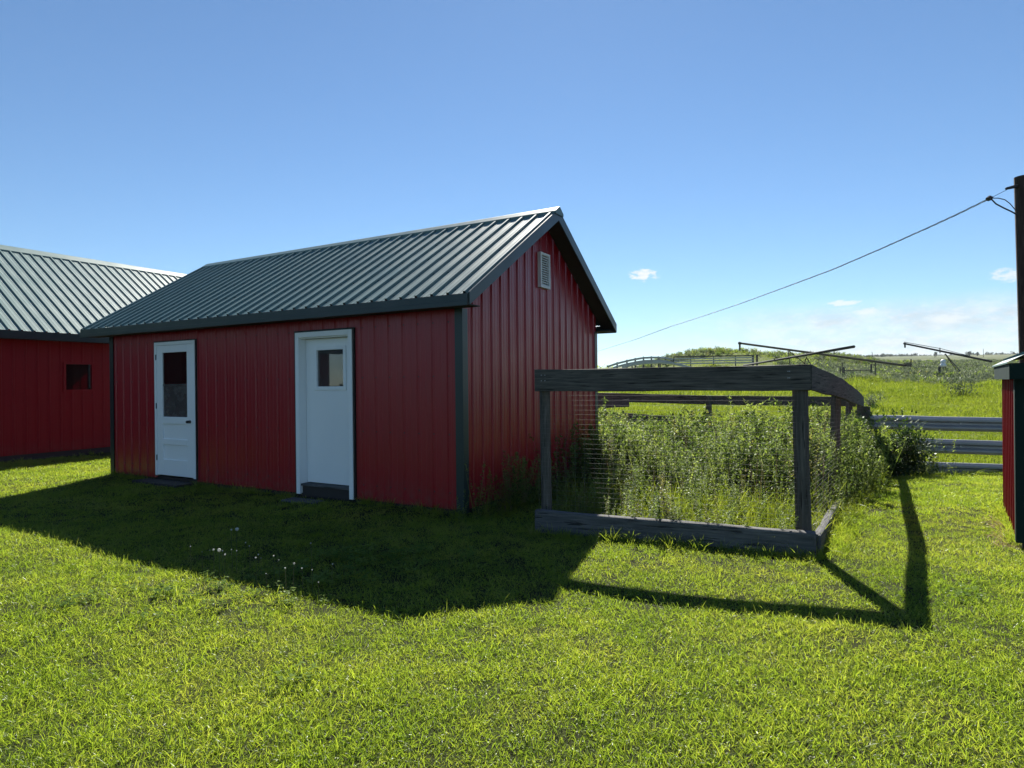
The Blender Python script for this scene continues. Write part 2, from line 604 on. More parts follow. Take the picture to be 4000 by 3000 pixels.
def share(name, me, parent=None, loc=(0, 0, 0), rz=0.0, scale=1.0):
    o = bpy.data.objects.new(name, me)
    COL.objects.link(o)
    o.parent = parent
    o.location = loc
    o.rotation_euler.z = rz
    o.scale = (scale, scale, scale)
    return o


# ------------------------------------------------------------------ ground sheet
def build_ground():
    ys = list(np.arange(-6, 20, 0.25)) + list(np.geomspace(20, 3200, 150))
    ys = [-400, -150, -60, -25, -12] + ys
    s = np.linspace(-1, 1, 181)
    s = np.sign(s) * np.abs(s) ** 1.15
    rows = []
    for y in ys:
        w = 16 + 1.25 * abs(y) if y > -5 else 60 + 1.2 * abs(y)
        xs_row = np.concatenate([[-w - 2500, -w - 500, -w - 120, -w - 30], s * w, [w + 30, w + 120, w + 500, w + 2500]])
        rows.append(np.stack([xs_row, np.full_like(xs_row, y)], 1))
    xy = np.concatenate(rows)
    z = gz(xy[:, 0], xy[:, 1])
    v = np.column_stack([xy, z])
    nx, ny = len(s) + 8, len(ys)
    i = np.arange(nx - 1)[None, :] + nx * np.arange(ny - 1)[:, None]
    i = i.ravel()
    f = np.stack([i, i + 1, i + 1 + nx, i + nx], 1)
    me = bpy.data.meshes.new('ground')
    me.from_pydata(v.tolist(), [], f.tolist())
    me.polygons.foreach_set('use_smooth', [True] * len(me.polygons))
    me.materials.append(M['ground'])
    o = bpy.data.objects.new('ground', me)
    COL.objects.link(o)
    tag(o, 'mown yard and rolling green pasture reaching to the horizon', 'ground', kind='structure')


build_ground()

# ------------------------------------------------------------------ ribbed sheet metal
PITCH_RIB = 0.2286
RIB = [(-0.024, 0.0), (-0.013, 0.018), (0.013, 0.018), (0.024, 0.0),
       (0.066, 0.0), (0.072, 0.003), (0.080, 0.003), (0.086, 0.0),
       (0.142, 0.0), (0.148, 0.003), (0.156, 0.003), (0.162, 0.0)]


ROOF_RIB = [(-0.021, 0.0), (-0.014, 0.027), (0.014, 0.027), (0.021, 0.0),
            (0.066, 0.0), (0.072, 0.0035), (0.080, 0.0035), (0.086, 0.0),
            (0.142, 0.0), (0.148, 0.0035), (0.156, 0.0035), (0.162, 0.0)]


def rib_points(s0, s1, origin=0.0, RIB=RIB):
    k0 = int(math.floor((s0 - origin) / PITCH_RIB)) - 1
    k1 = int(math.ceil((s1 - origin) / PITCH_RIB)) + 1
    pts = []
    for k in range(k0, k1 + 1):
        for d, h in RIB:
            pts.append((origin + k * PITCH_RIB + d, h))
    ss = [p[0] for p in pts]
    hs = [p[1] for p in pts]
    res = [(s0, float(np.interp(s0, ss, hs)))]
    res += [p for p in pts if s0 + 1e-5 < p[0] < s1 - 1e-5]
    res.append((s1, float(np.interp(s1, ss, hs))))
    return res


def sheet(mb, s0, s1, place, lo, hi, extra=(), origin=0.0, rib=RIB):
    """ribbed strip between s0 and s1; place(s, h, t) gives the point; lo/hi give t at s"""
    pts = rib_points(s0, s1, origin, rib)
    for e in extra:
        if s0 < e < s1:
            pts.append((e, float(np.interp(e, [p[0] for p in pts], [p[1] for p in pts]))))
    pts.sort()
    n0 = len(mb.v)
    for s, h in pts:
        mb.v.append(tuple(place(s, h, lo(s))))
        mb.v.append(tuple(place(s, h, hi(s))))
    for i in range(len(pts) - 1):
        a = n0 + 2 * i
        mb.f.append((a, a + 2, a + 3, a + 1))


PANEL = PITCH_RIB * 4


def panel_cuts(s0, s1):
    cuts = [s0]
    k = math.ceil((s0 + 0.05) / PANEL)
    while k * PANEL < s1 - 0.05:
        cuts.append(k * PANEL)
        k += 1
    cuts.append(s1)
    return list(zip(cuts[:-1], cuts[1:]))


def wall_run(root, mat, s0, s1, place, lo, hi, holes=(), extra=(), screws=None, screw_z=()):
    """one wall as separate three-foot sheets; holes = (s0, s1, z0, z1) openings"""
    for a, b in panel_cuts(s0, s1):
        mb = MB()
        marks = sorted({a, b} | {h for q in holes for h in q[:2] if a < h < b})
        for p, q in zip(marks[:-1], marks[1:]):
            mid = 0.5 * (p + q)
            hole = [h for h in holes if h[0] < mid < h[1]]
            if hole:
                h = hole[0]
                if h[3] < hi(mid):
                    sheet(mb, p, q, place, lambda s: h[3], hi, extra)
                if h[2] > lo(mid) + 0.01:
                    sheet(mb, p, q, place, lo, lambda s: h[2], extra)
            else:
                sheet(mb, p, q, place, lo, hi, extra)
        mb.build('wall_panel', mat, root)
    if screws is not None:
        k = math.ceil(s0 / PITCH_RIB)
        while k * PITCH_RIB < s1:
            s = k * PITCH_RIB + 0.036
            k += 1
            for z in screw_z:
                z = z(s) if callable(z) else z
                if s < s1 and lo(s) + 0.05 < z < hi(s) - 0.1 and not any(h[0] - 0.1 < s < h[1] + 0.1 and z < h[3] + 0.1 for h in holes):
                    c = Vector(place(s, 0.0, z))
                    nrm = (Vector(place(s, 1.0, z)) - c).normalized()
                    sd_ = nrm.cross(Vector((0, 0, 1))).normalized()
                    up = sd_.cross(nrm)
                    n0 = len(screws.v)
                    for rr, hh in ((0.010, 0.0), (0.010, 0.002), (0.006, 0.003), (0.006, 0.008)):
                        for j in range(6):
                            a = j * math.pi / 3
                            screws.v.append(tuple(c + nrm * hh + sd_ * math.cos(a) * rr + up * math.sin(a) * rr))
                    for i in range(3):
                        for j in range(6):
                            p, q = n0 + i * 6 + j, n0 + i * 6 + (j + 1) % 6
                            screws.f.append((p, q, q + 6, p + 6))
                    screws.f.append(tuple(n0 + 18 + j for j in range(6)))


def roof_run(root, s0, s1, place, slope_len, mat='roof', screws=None):
    for a, b in panel_cuts(s0, s1):
        mb = MB()
        sheet(mb, a, b, place, lambda s: 0.0, lambda s: slope_len, rib=ROOF_RIB)
        mb.build('roof_panel', mat, root)


# ------------------------------------------------------------------ main shed (long side and gable in view)
YAW = 0.5144
AX, AY = -0.5872, 7.4232
AL, AW = 7.44, 4.2
ZE, ZR = 2.578, 4.069
OG, OE, OF = 0.278, 0.277, 0.437
shed = empty('shed', (AX, AY, 0), -YAW)
tag(shed, 'long red metal shed with dark green ribbed roof, two white doors and gable vent', 'shed')
ZB = 0.055
SLOPE = (ZR - ZE) / (AW / 2 + OE)
SANG = math.atan(SLOPE)
SLEN = (AW / 2 + OE) / math.cos(SANG)
FAS = 0.135
LD = (-6.10, -5.03, -1, 2.29)      # left door opening
RD = (-2.77, -1.71, -1, 2.29)      # right door opening
scr = MB()
gtop = lambda y: min(ZE + SLOPE * (OE + y), ZE + SLOPE * (OE + AW - y)) - 0.06
front_top = ZE + SLOPE * OE - 0.03
wall_run(shed, 'red', -AL, 0, lambda s, h, t: (s, -h, t), lambda s: ZB, lambda s: front_top + 0.0, holes=[LD, RD], screws=scr,
         screw_z=(0.25, 0.95, 1.65, 2.3))
wall_run(shed, 'red', 0, AW, lambda s, h, t: (h, s, t), lambda s: ZB, gtop, extra=(AW / 2,), screws=scr,
         screw_z=(0.25, 0.85, 1.4, 1.955, lambda s: 2.47, lambda s: 3.08, lambda s: 3.55))
wall_run(shed, 'red', -AL, 0, lambda s, h, t: (s, AW + h, t), lambda s: ZB, lambda s: front_top)
wall_run(shed, 'red', 0, AW, lambda s, h, t: (-AL - h, s, t), lambda s: ZB, gtop, extra=(AW / 2,))
# screws along the roof ribs
cs, sn = math.cos(SANG), math.sin(SANG)
for k in range(int(-(AL + OF) / PITCH_RIB), int(OG / PITCH_RIB) + 1):
    for t in (0.12, 0.72, 1.32, 1.92, 2.5):
        x, y, z = k * PITCH_RIB + 0.035, -OE + t * cs, ZE + t * sn
        c = Vector((x, y, z))
        nrm = Vector((0, -sn, cs))
        a, b = Vector((1, 0, 0)), Vector((0, cs, sn))
        n0 = len(scr.v)
        for rr, hh in ((0.011, 0.0), (0.011, 0.003), (0.006, 0.004), (0.006, 0.010)):
            for j in range(6):
                an = j * math.pi / 3
                scr.v.append(tuple(c + nrm * hh + a * math.cos(an) * rr + b * math.sin(an) * rr))
        for i in range(3):
            for j in range(6):
                p, q = n0 + i * 6 + j, n0 + i * 6 + (j + 1) % 6
                scr.f.append((p, q, q + 6, p + 6))
        scr.f.append(tuple(n0 + 18 + j for j in range(6)))
tag(scr.build('screws', 'trim', shed), kind='stuff')

roof_run(shed, -(AL + OF), OG, lambda s, h, t: (s, -OE + t * cs - h * sn, ZE + t * sn + h * cs), SLEN)
roof_run(shed, -(AL + OF), OG, lambda s, h, t: (s, AW + OE - t * cs + h * sn, ZE + t * sn + h * cs), SLEN)
# ridge cap, bent over both slopes
rc = MB()
x0, x1 = -(AL + OF) + 0.10, OG + 0.035
prof = [(-0.13, -0.13 * SLOPE - 0.004), (-0.13, -0.13 * SLOPE + 0.036), (-0.02, 0.030), (0, 0.040), (0.02, 0.030), (0.13, -0.13 * SLOPE + 0.036), (0.13, -0.13 * SLOPE - 0.004)]
n0 = 0
for x in (x0, x1):
    for y, z in prof:
        rc.v.append((x, AW / 2 + y, ZR + z + 0.004))
k = len(prof)
for j in range(k - 1):
    rc.f.append((j, j + 1, j + 1 + k, j + k))
rc.f.append(tuple(range(k, 2 * k)))
rc.f.append(tuple(range(k))[::-1])
rc.build('ridge_cap', 'roof', shed)
# eave fascia with its folded lower lip
for yy, sgn in ((-OE, -1), (AW + OE, 1)):
    fb = MB()
    fb.box(-(AL + OF), OG, min(yy, yy + sgn * 0.018), max(yy, yy + sgn * 0.018), ZE - FAS, ZE - 0.004)
    fb.box(-(AL + OF), OG - 0.001, min(yy + sgn * 0.0181, yy + sgn * 0.028), max(yy + sgn * 0.0181, yy + sgn * 0.028), ZE - FAS - 0.006, ZE - FAS * 0.62)
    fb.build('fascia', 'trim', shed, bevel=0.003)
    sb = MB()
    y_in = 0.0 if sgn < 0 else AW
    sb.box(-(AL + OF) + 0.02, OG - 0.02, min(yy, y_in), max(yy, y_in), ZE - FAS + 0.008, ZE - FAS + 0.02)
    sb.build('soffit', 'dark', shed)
# rake boards and their soffits at both gable ends
for xe, xw, sg in ((OG, 0.02, 1), (-(AL + OF), -AL - 0.02, -1)):
    for side in (0, 1):
        def P(t, d, x):
            y = -OE + t * cs
            z = ZE + t * sn - d
            return (x, y if side == 0 else AW - y, z)
        mb = MB()
        xo = xe + sg * 0.02
        t1 = SLEN
        a = [P(0, -0.012, xe), P(t1, -0.012, xe), P(t1, FAS + 0.02, xe), P(0, FAS, xe)]
        b = [P(0, -0.012, xo), P(t1, -0.012, xo), P(t1, FAS + 0.02, xo), P(0, FAS, xo)]
        n = len(mb.v)
        mb.v += a + b
        mb.f += [(0, 1, 2, 3), (7, 6, 5, 4), (0, 4, 5, 1), (1, 5, 6, 2), (2, 6, 7, 3), (3, 7, 4, 0)]
        mb.build('rake_trim', 'trim', shed)
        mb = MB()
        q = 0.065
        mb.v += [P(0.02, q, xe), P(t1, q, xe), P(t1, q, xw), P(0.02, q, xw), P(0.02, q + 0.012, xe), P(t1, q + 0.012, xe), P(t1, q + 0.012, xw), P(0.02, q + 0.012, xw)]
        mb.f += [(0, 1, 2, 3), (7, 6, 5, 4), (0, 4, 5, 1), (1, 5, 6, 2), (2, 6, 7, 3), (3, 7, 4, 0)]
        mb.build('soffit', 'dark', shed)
# corner trims
for cx_, cy_, sx, sy in ((0, 0, 1, -1), (0, AW, 1, 1), (-AL, 0, -1, -1), (-AL, AW, -1, 1)):
    mb = MB()
    xo, yo = cx_ + sx * 0.026, cy_ + sy * 0.026
    xi, yi = cx_ - sx * 0.085, cy_ - sy * 0.085
    L6 = [(xi, yo), (xo, yo), (xo, yi), (xo - sx * 0.008, yi), (xo - sx * 0.008, yo - sy * 0.008), (xi, yo - sy * 0.008)]
    zt = ZE - FAS + 0.004
    mb.v += [(p[0], p[1], 0.02) for p in L6] + [(p[0], p[1], zt) for p in L6]
    mb.f += [(j, (j + 1) % 6, (j + 1) % 6 + 6, j + 6) for j in range(6)]
    mb.build('corner_trim', 'trim', shed)
# skids the shed stands on
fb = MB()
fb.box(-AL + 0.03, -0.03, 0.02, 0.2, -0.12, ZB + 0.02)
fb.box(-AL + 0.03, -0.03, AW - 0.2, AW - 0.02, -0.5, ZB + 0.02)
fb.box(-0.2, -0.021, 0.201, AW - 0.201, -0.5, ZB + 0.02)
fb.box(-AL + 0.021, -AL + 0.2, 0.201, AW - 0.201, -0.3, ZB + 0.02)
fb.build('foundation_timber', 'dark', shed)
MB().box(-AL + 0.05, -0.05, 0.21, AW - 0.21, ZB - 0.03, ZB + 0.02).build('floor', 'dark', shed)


def framed(mb, x0, x1, z0, z1, w, y0, y1, bottom=True):
    mb.box(x0, x0 + w, y0, y1, z0, z1)
    mb.box(x1 - w, x1, y0, y1, z0, z1)
    mb.box(x0 + w, x1 - w, y0, y1, z1 - w, z1)
    if bottom:
        mb.box(x0 + w, x1 - w, y0, y1, z0, z0 + w)


# left door: half glazed, two panels, hung nearly flush
d = empty('door', (0, 0, 0))
d.parent = shed
d['label'] = 'half glazed panelled white door with a dark knob'
mb = MB()
framed(mb, -6.12, -5.01, 0.09, 2.31, 0.02, -0.034, 0.05, False)
mb.build('edge_trim', 'black', d)
mb = MB()
framed(mb, -6.10, -5.03, 0.10, 2.29, 0.055, -0.045, 0.06, False)
mb.build('frame', 'door', d, bevel=0.004)
sx0, sx1, sz0, sz1 = -6.042, -5.088, 0.115, 2.232
wx0, wx1, wz0, wz1 = -5.885, -5.235, 1.07, 2.115
yf, yb = -0.040, 0.0
mb = MB()
mb.box(sx0, wx0, yf, yb, sz0, sz1)
mb.box(wx1, sx1, yf, yb, sz0, sz1)
for z0, z1 in ((wz1, sz1), (0.955, wz0), (0.615, 0.71), (sz0, 0.375)):
    mb.box(wx0, wx1, yf, yb, z0, z1)
mb.build('door_slab', 'door', d, bevel=0.006)
for z0, z1 in ((0.71, 0.955), (0.375, 0.615)):
    MB().box(wx0 - 0.005, wx1 + 0.005, yf + 0.022, yb, z0 - 0.005, z1 + 0.005).build('door_panel', 'door', d)
MB().box(wx0, wx1, yf + 0.010, yb, 1.578, 1.600).build('meeting_rail', 'sill', d)
MB().box(wx0, wx1, yf + 0.018, yf + 0.022, 1.605, wz1).build('pane', 'glass', d)
MB().box(wx0, wx1, yf + 0.020, yf + 0.024, wz0, 1.575).build('pane', 'dirty_pane', d)
mb = MB()
mb.sweep([(-5.16, yf, 1.0), (-5.16, yf - 0.006, 1.0)], [(0.027 * math.cos(a), 0.027 * math.sin(a)) for a in np.linspace(0, 2 * math.pi, 10)[:-1]])
for yy, rr in ((0.0, 0.010),):
    mb.tube([(-5.16, yf - 0.006, 1.0), (-5.16, yf - 0.03, 1.0)], 0.010, 8)
mb.tube([(-5.16, yf - 0.028, 1.0), (-5.16, yf - 0.036, 1.0), (-5.16, yf - 0.055, 1.0), (-5.16, yf - 0.064, 1.0)], 0.026, 10, 0.020)
mb.build('knob', 'porcelain', d, smooth=True)
for z in (0.35, 1.2, 2.0):
    MB().tube([(-6.05, yf - 0.006, z), (-6.05, yf - 0.006, z + 0.09)], 0.008, 8).build('hinge', 'steel', d)

# right door: plain slab set back in a deep white jamb, small square window
d = empty('door', (0, 0, 0))
d.parent = shed
d['label'] = 'plain white slab door with a small square window'
mb = MB()
framed(mb, -2.80, -1.68, 0.06, 2.315, 0.03, -0.032, 0.06, False)
mb.build('edge_trim', 'black', d)
mb = MB()
framed(mb, -2.77, -1.71, 0.05, 2.29, 0.07, -0.046, -0.012, False)
mb.build('casing', 'door', d, bevel=0.003)
mb = MB()
mb.box(-2.755, -2.70, -0.0119, 0.14, 0.06, 2.22)
mb.box(-1.78, -1.725, -0.0119, 0.14, 0.06, 2.22)
mb.box(-2.70, -1.78, -0.0119, 0.14, 2.205, 2.27)
mb.build('jamb', 'door', d)
y_slab = 0.085
pane_gx0, pane_gx1, pane_gz0, pane_gz1 = -2.475, -1.975, 1.535, 2.048
mb = MB()
mb.box(-2.695, pane_gx0, y_slab, y_slab + 0.04, 0.205, 2.2)
mb.box(pane_gx1, -1.785, y_slab, y_slab + 0.04, 0.205, 2.2)
mb.box(pane_gx0, pane_gx1, y_slab, y_slab + 0.04, pane_gz1, 2.2)
mb.box(pane_gx0, pane_gx1, y_slab, y_slab + 0.04, 0.205, pane_gz0)
mb.build('door_slab', 'door', d)
mb = MB()
framed(mb, pane_gx0 - 0.05, pane_gx1 + 0.045, pane_gz0 - 0.045, pane_gz1 + 0.042, 0.05, y_slab - 0.016, y_slab - 0.0005)
mb.build('window_trim', 'door', d, bevel=0.004)
MB().box(pane_gx0, pane_gx1, y_slab + 0.012, y_slab + 0.016, pane_gz0, pane_gz1).build('pane', 'dusty_glass', d)
mb = MB()
mb.tube([(-1.855, y_slab, 1.135), (-1.855, y_slab - 0.012, 1.135)], 0.016, 8)
mb.tube([(-1.855, y_slab - 0.012, 1.135), (-1.855, y_slab - 0.02, 1.12), (-1.857, y_slab - 0.022, 1.105)], 0.007, 8)
mb.build('latch', 'steel', d)
MB().box(-2.70, -1.78, -0.03, 0.13, 0.165, 0.195).build('threshold', 'sill', d, bevel=0.004)
MB().box(-2.70, -1.78, 0.005, 0.03, 0.03, 0.164).build('kick_board', 'dark', d)

# louvred gable vent
v = empty('vent', (0, 0, 0))
v.parent = shed
v['label'] = 'pale louvred vent high in the gable'
vy0, vy1, vz0, vz1 = 1.985, 2.30, 2.955, 3.47
mb = MB()
w = 0.035
for a in ((vy0, vy0 + w, vz0, vz1), (vy1 - w, vy1, vz0, vz1), (vy0 + w, vy1 - w, vz1 - w, vz1), (vy0 + w, vy1 - w, vz0, vz0 + w)):
    mb.box(0.0, 0.055, a[0], a[1], a[2], a[3])
mb.build('vent_frame', 'vent', v)
MB().box(0.003, 0.010, vy0 + w, vy1 - w, vz0 + w, vz1 - w).build('vent_backing', 'dark', v)
sl = MB()
sl.v += [(0.012, vy0 + w, 0.030), (0.046, vy0 + w, 0.0), (0.050, vy0 + w, 0.004), (0.016, vy0 + w, 0.036),
         (0.012, vy1 - w, 0.030), (0.046, vy1 - w, 0.0), (0.050, vy1 - w, 0.004), (0.016, vy1 - w, 0.036)]
sl.f += [(0, 1, 2, 3), (7, 6, 5, 4), (0, 4, 5, 1), (1, 5, 6, 2), (2, 6, 7, 3), (3, 7, 4, 0)]
slm = sl.mesh('slat', 'vent')
for i in range(13):
    share('slat', slm, v, (0, 0, vz0 + w + 0.002 + i * 0.0335))

# plank step under the left door
mb = MB()
mb.box(-6.25, -5.05, -0.34, -0.06, -0.02, 0.045)
o = mb.build('plank_step', 'dark', None, bevel=0.006, loc=(AX, AY, 0), rz=-YAW)
tag(o, 'low dark plank lying under the half glazed white door', 'step')
mb = MB()
mb.box(-2.75, -2.15, -0.34, -0.10, -0.03, 0.018)
o = mb.build('stepping_stone', 'sill', None, bevel=0.02, loc=(AX, AY, 0), rz=-YAW)
tag(o, 'flat grey stone sunk in shaded grass before the plain white door', 'step')

# ------------------------------------------------------------------ larger barn on the left
BX, BY, BYAW = -10.76, 13.2, 0.50
barn = empty('barn', (BX, BY, 0), -BYAW)
tag(barn, 'bright red metal barn with pale green ribbed roof at the left edge', 'barn')
BZE, BZR, BOE, BHW = 2.77, 5.12, 0.40, 3.0
BY0, BY1 = -9.0, 9.0
bs = (BZR - BZE) / (BHW + BOE)
ba = math.atan(bs)
bl = (BHW + BOE) / math.cos(ba)
bc, bn = math.cos(ba), math.sin(ba)
# window opening measured on the wall plane
BWIN = (-0.75, 0.20, 1.50, 2.10)


def barn_pix(px, py):
    dd = ray(px, py)
    n = Vector((math.cos(BYAW), -math.sin(BYAW), 0))
    o = Vector((0, 0, CAM_H))
    p = o + dd * (n.dot(Vector((BX, BY, 0)) - o) / n.dot(dd))
    q = p - Vector((BX, BY, 0))
    return q.x * math.sin(BYAW) + q.y * math.cos(BYAW), p.z


wa, wt = barn_pix(250, 1424)
wb_, wbm = barn_pix(363, 1523)
BWIN = (wa, wb_, barn_pix(306, 1522)[1], barn_pix(306, 1423)[1])
wall_run(barn, 'barn_red', BY0, BY1, lambda s, h, t: (h, s, t), lambda s: 0.13, lambda s: BZE + bs * BOE - 0.04, holes=[BWIN])
wall_run(barn, 'barn_red', BY0, BY1, lambda s, h, t: (-2 * BHW - h, s, t), lambda s: 0.13, lambda s: BZE + bs * BOE - 0.04)
bg_top = lambda x: BZR - bs * abs(x + BHW) - 0.06
wall_run(barn, 'barn_red', -2 * BHW, 0, lambda s, h, t: (s, BY0 - h, t), lambda s: 0.13, bg_top, extra=(-BHW,))
wall_run(barn, 'barn_red', -2 * BHW, 0, lambda s, h, t: (s, BY1 + h, t), lambda s: 0.13, bg_top, extra=(-BHW,))
roof_run(barn, BY0 - 0.4, BY1 + 0.4, lambda s, h, t: (BOE - t * bc + h * bn, s, BZE + t * bn + h * bc), bl)
roof_run(barn, BY0 - 0.4, BY1 + 0.4, lambda s, h, t: (-2 * BHW - BOE + t * bc - h * bn, s, BZE + t * bn + h * bc), bl)
rc = MB()
for y in (BY0 - 0.42, BY1 + 0.42):
    for x, z in ((0.2, -0.2 * bs), (0.2, -0.2 * bs + 0.034), (0.03, 0.03), (0, 0.046), (-0.03, 0.03), (-0.2, -0.2 * bs + 0.034), (-0.2, -0.2 * bs)):
        rc.v.append((-BHW + x, y, BZR + z + 0.003))
rc.f += [(j, j + 1, j + 8, j + 7) for j in range(6)] + [tuple(range(7)), tuple(range(7, 14))]
rc.build('ridge_cap', 'roof', barn)
MB().box(BOE - 0.018, BOE, BY0 - 0.4, BY1 + 0.4, BZE - 0.17, BZE - 0.005).build('fascia', 'trim', barn)
MB().box(0.0, BOE - 0.019, BY0 - 0.38, BY1 + 0.38, BZE - 0.16, BZE - 0.145).build('soffit', 'dark', barn)
MB().box(-2 * BHW - BOE, -2 * BHW - BOE + 0.018, BY0 - 0.4, BY1 + 0.4, BZE - 0.17, BZE - 0.005).build('fascia', 'trim', barn)
MB().box(-2 * BHW + 0.02, -0.02, BY0 + 0.02, BY1 - 0.02, -0.1, 0.128).build('foundation_timber', 'dark', barn)
wo_ = empty('window', (0, 0, 0))
wo_.parent = barn
mb = MB()
y0, y1, z0, z1 = BWIN
for a in ((y0 - 0.02, y0 + 0.03, z0, z1), (y1 - 0.03, y1 + 0.02, z0, z1), (y0 - 0.02, y1 + 0.02, z1, z1 + 0.04), (y0 - 0.02, y1 + 0.02, z0 - 0.04, z0)):
    mb.box(-0.08, 0.024, a[0], a[1], a[2], a[3])
mb.build('window_frame', 'barn_red', wo_)
MB().box(-0.05, -0.045, y0 + 0.03, y1 - 0.03, z0, z1).build('pane', 'glass', wo_)
MB().box(-0.044, 0.010, y1 - 0.068, y1 - 0.06, z0 + 0.03, z1).build('sash_edge', 'sill', wo_)

# ------------------------------------------------------------------ little red shed at the right edge
DX, DY, DYAW = 4.76, 5.91, 0.61
pump = empty('small_shed', (DX, DY, 0), -DYAW)
tag(pump, 'low red metal shed with green corner trim at the right edge', 'shed')
for q in ((0.0, 2.0),):
    wall_run(pump, 'barn_red', 0.0, 2.0, lambda s, h, t: (-h, s, t), lambda s: 0.04, lambda s: 1.62)
wall_run(pump, 'barn_red', 0.0, 2.4, lambda s, h, t: (s, -0.1 - h, t), lambda s: 0.04, lambda s: 1.62 + 0.09 * s)
wall_run(pump, 'barn_red', 0.0, 2.4, lambda s, h, t: (s, 2.0 + h, t), lambda s: 0.04, lambda s: 1.62 + 0.09 * s)
wall_run(pump, 'barn_red', -0.1, 2.0, lambda s, h, t: (2.4 + h, s, t), lambda s: 0.04, lambda s: 1.82)
MB().box(-0.030, -0.022, -0.13, 0.0, 0.03, 1.60).build('corner_trim', 'matt_trim', pump)
MB().box(-0.0219, 0.09, -0.135, -0.127, 0.03, 1.60).build('corner_trim', 'matt_trim', pump)
MB().box(-0.085, -0.067, -0.42, 1.95, 1.545, 1.69).build('fascia', 'matt_trim', pump)
MB().box(-0.066, 2.5, -0.42, -0.405, 1.545, 1.69).build('fascia', 'matt_trim', pump)
# roof: steep folded edge strip, then an almost flat ribbed deck
mb = MB()
mb.v += [(-0.10, -0.45, 1.700), (-0.10, 2.05, 1.705), (0.02, 2.35, 1.770), (0.02, -0.45, 1.765), (-0.10, -0.45, 1.686), (-0.10, 2.05, 1.690)]
mb.f += [(0, 1, 2, 3), (0, 4, 5, 1)]
mb.build('roof_edge_flashing', 'roof', pump)
roof_run(pump, -0.45, 2.35, lambda s, h, t: (0.02 + t, s, 1.766 + 0.10 * t + h), 2.55)
MB().box(0.02, 2.38, -0.08, 1.98, -0.1, 0.039).build('foundation_timber', 'dark', pump)

# ------------------------------------------------------------------ wood pen with wire mesh
pen = empty('pen', (0.28, 6.72, 0))
tag(pen, 'weathered timber pen with wire mesh sides beside the red gable', 'pen')
PO = Vector((0.28, 6.72, 0))


def board(name, pts, h, th, mat, parent=pen, bevel=0.006, off=PO):
    """plank following a path given by its top edge"""
    mb = MB()
    o0 = Vector(pts[0])
    e = Vector(pts[-1]) - o0
    rz = math.atan2(e.y, e.x)
    rot = Matrix.Rotation(-rz, 3, 'Z')
    path = [rot @ (Vector(p) - o0) for p in pts]
    # densify and let the edges wander a little
    dense = []
    for a, b in zip(path[:-1], path[1:]):
        n = max(2, int((b - a).length / 0.35))
        dense += [a.lerp(b, i / n) for i in range(n)]
    dense.append(path[-1])
    mb.sweep(dense, [(-th / 2, -h), (th / 2, -h), (th / 2, 0), (-th / 2, 0)])
    for i, vv in enumerate(mb.v):
        k = i // 4
        mb.v[i] = (vv[0], vv[1], vv[2] + 0.004 * math.sin(k * 1.7 + i % 4) + random.uniform(-0.002, 0.002))
    return mb.build(name, mat, parent, bevel=bevel, loc=o0 - off, rz=rz)


def post(name, base, top, r, mat='post', parent=pen, off=PO, seg=10):
    mb = MB()
    b, t = Vector(base) - off, Vector(top) - off
    n = 7
    for i in range(n):
        p = b.lerp(t, i / (n - 1))
        for j in range(seg):
            a = 2 * math.pi * j / seg
            sq = 1.0 / max(abs(math.cos(a)), abs(math.sin(a))) ** 0.55
            rr = r * sq * (1 + 0.05 * math.sin(j * 2.3 + i * 1.1)) * (1.06 - 0.10 * i / (n - 1))
            mb.v.append((p.x + rr * math.cos(a + 0.4), p.y + rr * math.sin(a + 0.4), p.z))
    for i in range(n - 1):
        for j in range(seg):
            a, c = i * seg + j, i * seg + (j + 1) % seg
            mb.f.append((a, c, c + seg, a + seg))
    mb.f.append(tuple(range((n - 1) * seg, n * seg)))
    mb.f.append(tuple(range(seg))[::-1])
    return mb.build(name, mat, parent)


FL, FR = Vector((0.25, 6.80, 0)), Vector((2.74, 5.76, 0))       # front rail ends
RB = Vector((8.02, 14.4, 0))                                    # back right corner
BLc = Vector((1.6, 16.85, 0))                                   # back rail left end (behind shed)
dirF = (FR - FL).normalized()
# front posts stand behind the rail
pb = at(3140, 2090, 5.86)
post('post', (pb.x, pb.y, -0.1), (at(3124, 1500, 5.86).x, 5.86, 1.66), 0.062)
pb = at(2136, 1990, 6.88)
post('post', (pb.x, pb.y, -0.1), (at(2127, 1500, 6.88).x, 6.88, 1.66), 0.052)
# right side posts and back posts
for px_t, px_b, dep, zt in ((3276, 3262, 9.3, 1.44), (3323, 3318, 13.6, 1.18)):
    t, b = at(px_t, 1570, dep), at(px_b, 1900, dep)
    post('post', (b.x - 0.03, b.y, gz1(b.x, b.y) - 0.1), (t.x - 0.03, t.y, zt), 0.062)
for f_ in (0.02, 0.5, 0.98):
    p = RB.lerp(BLc, f_)
    post('post', (p.x + 0.05, p.y - 0.12, gz1(p.x, p.y) - 0.1), (p.x + 0.05, p.y - 0.12, 1.15 + 0.1 * f_), 0.06)
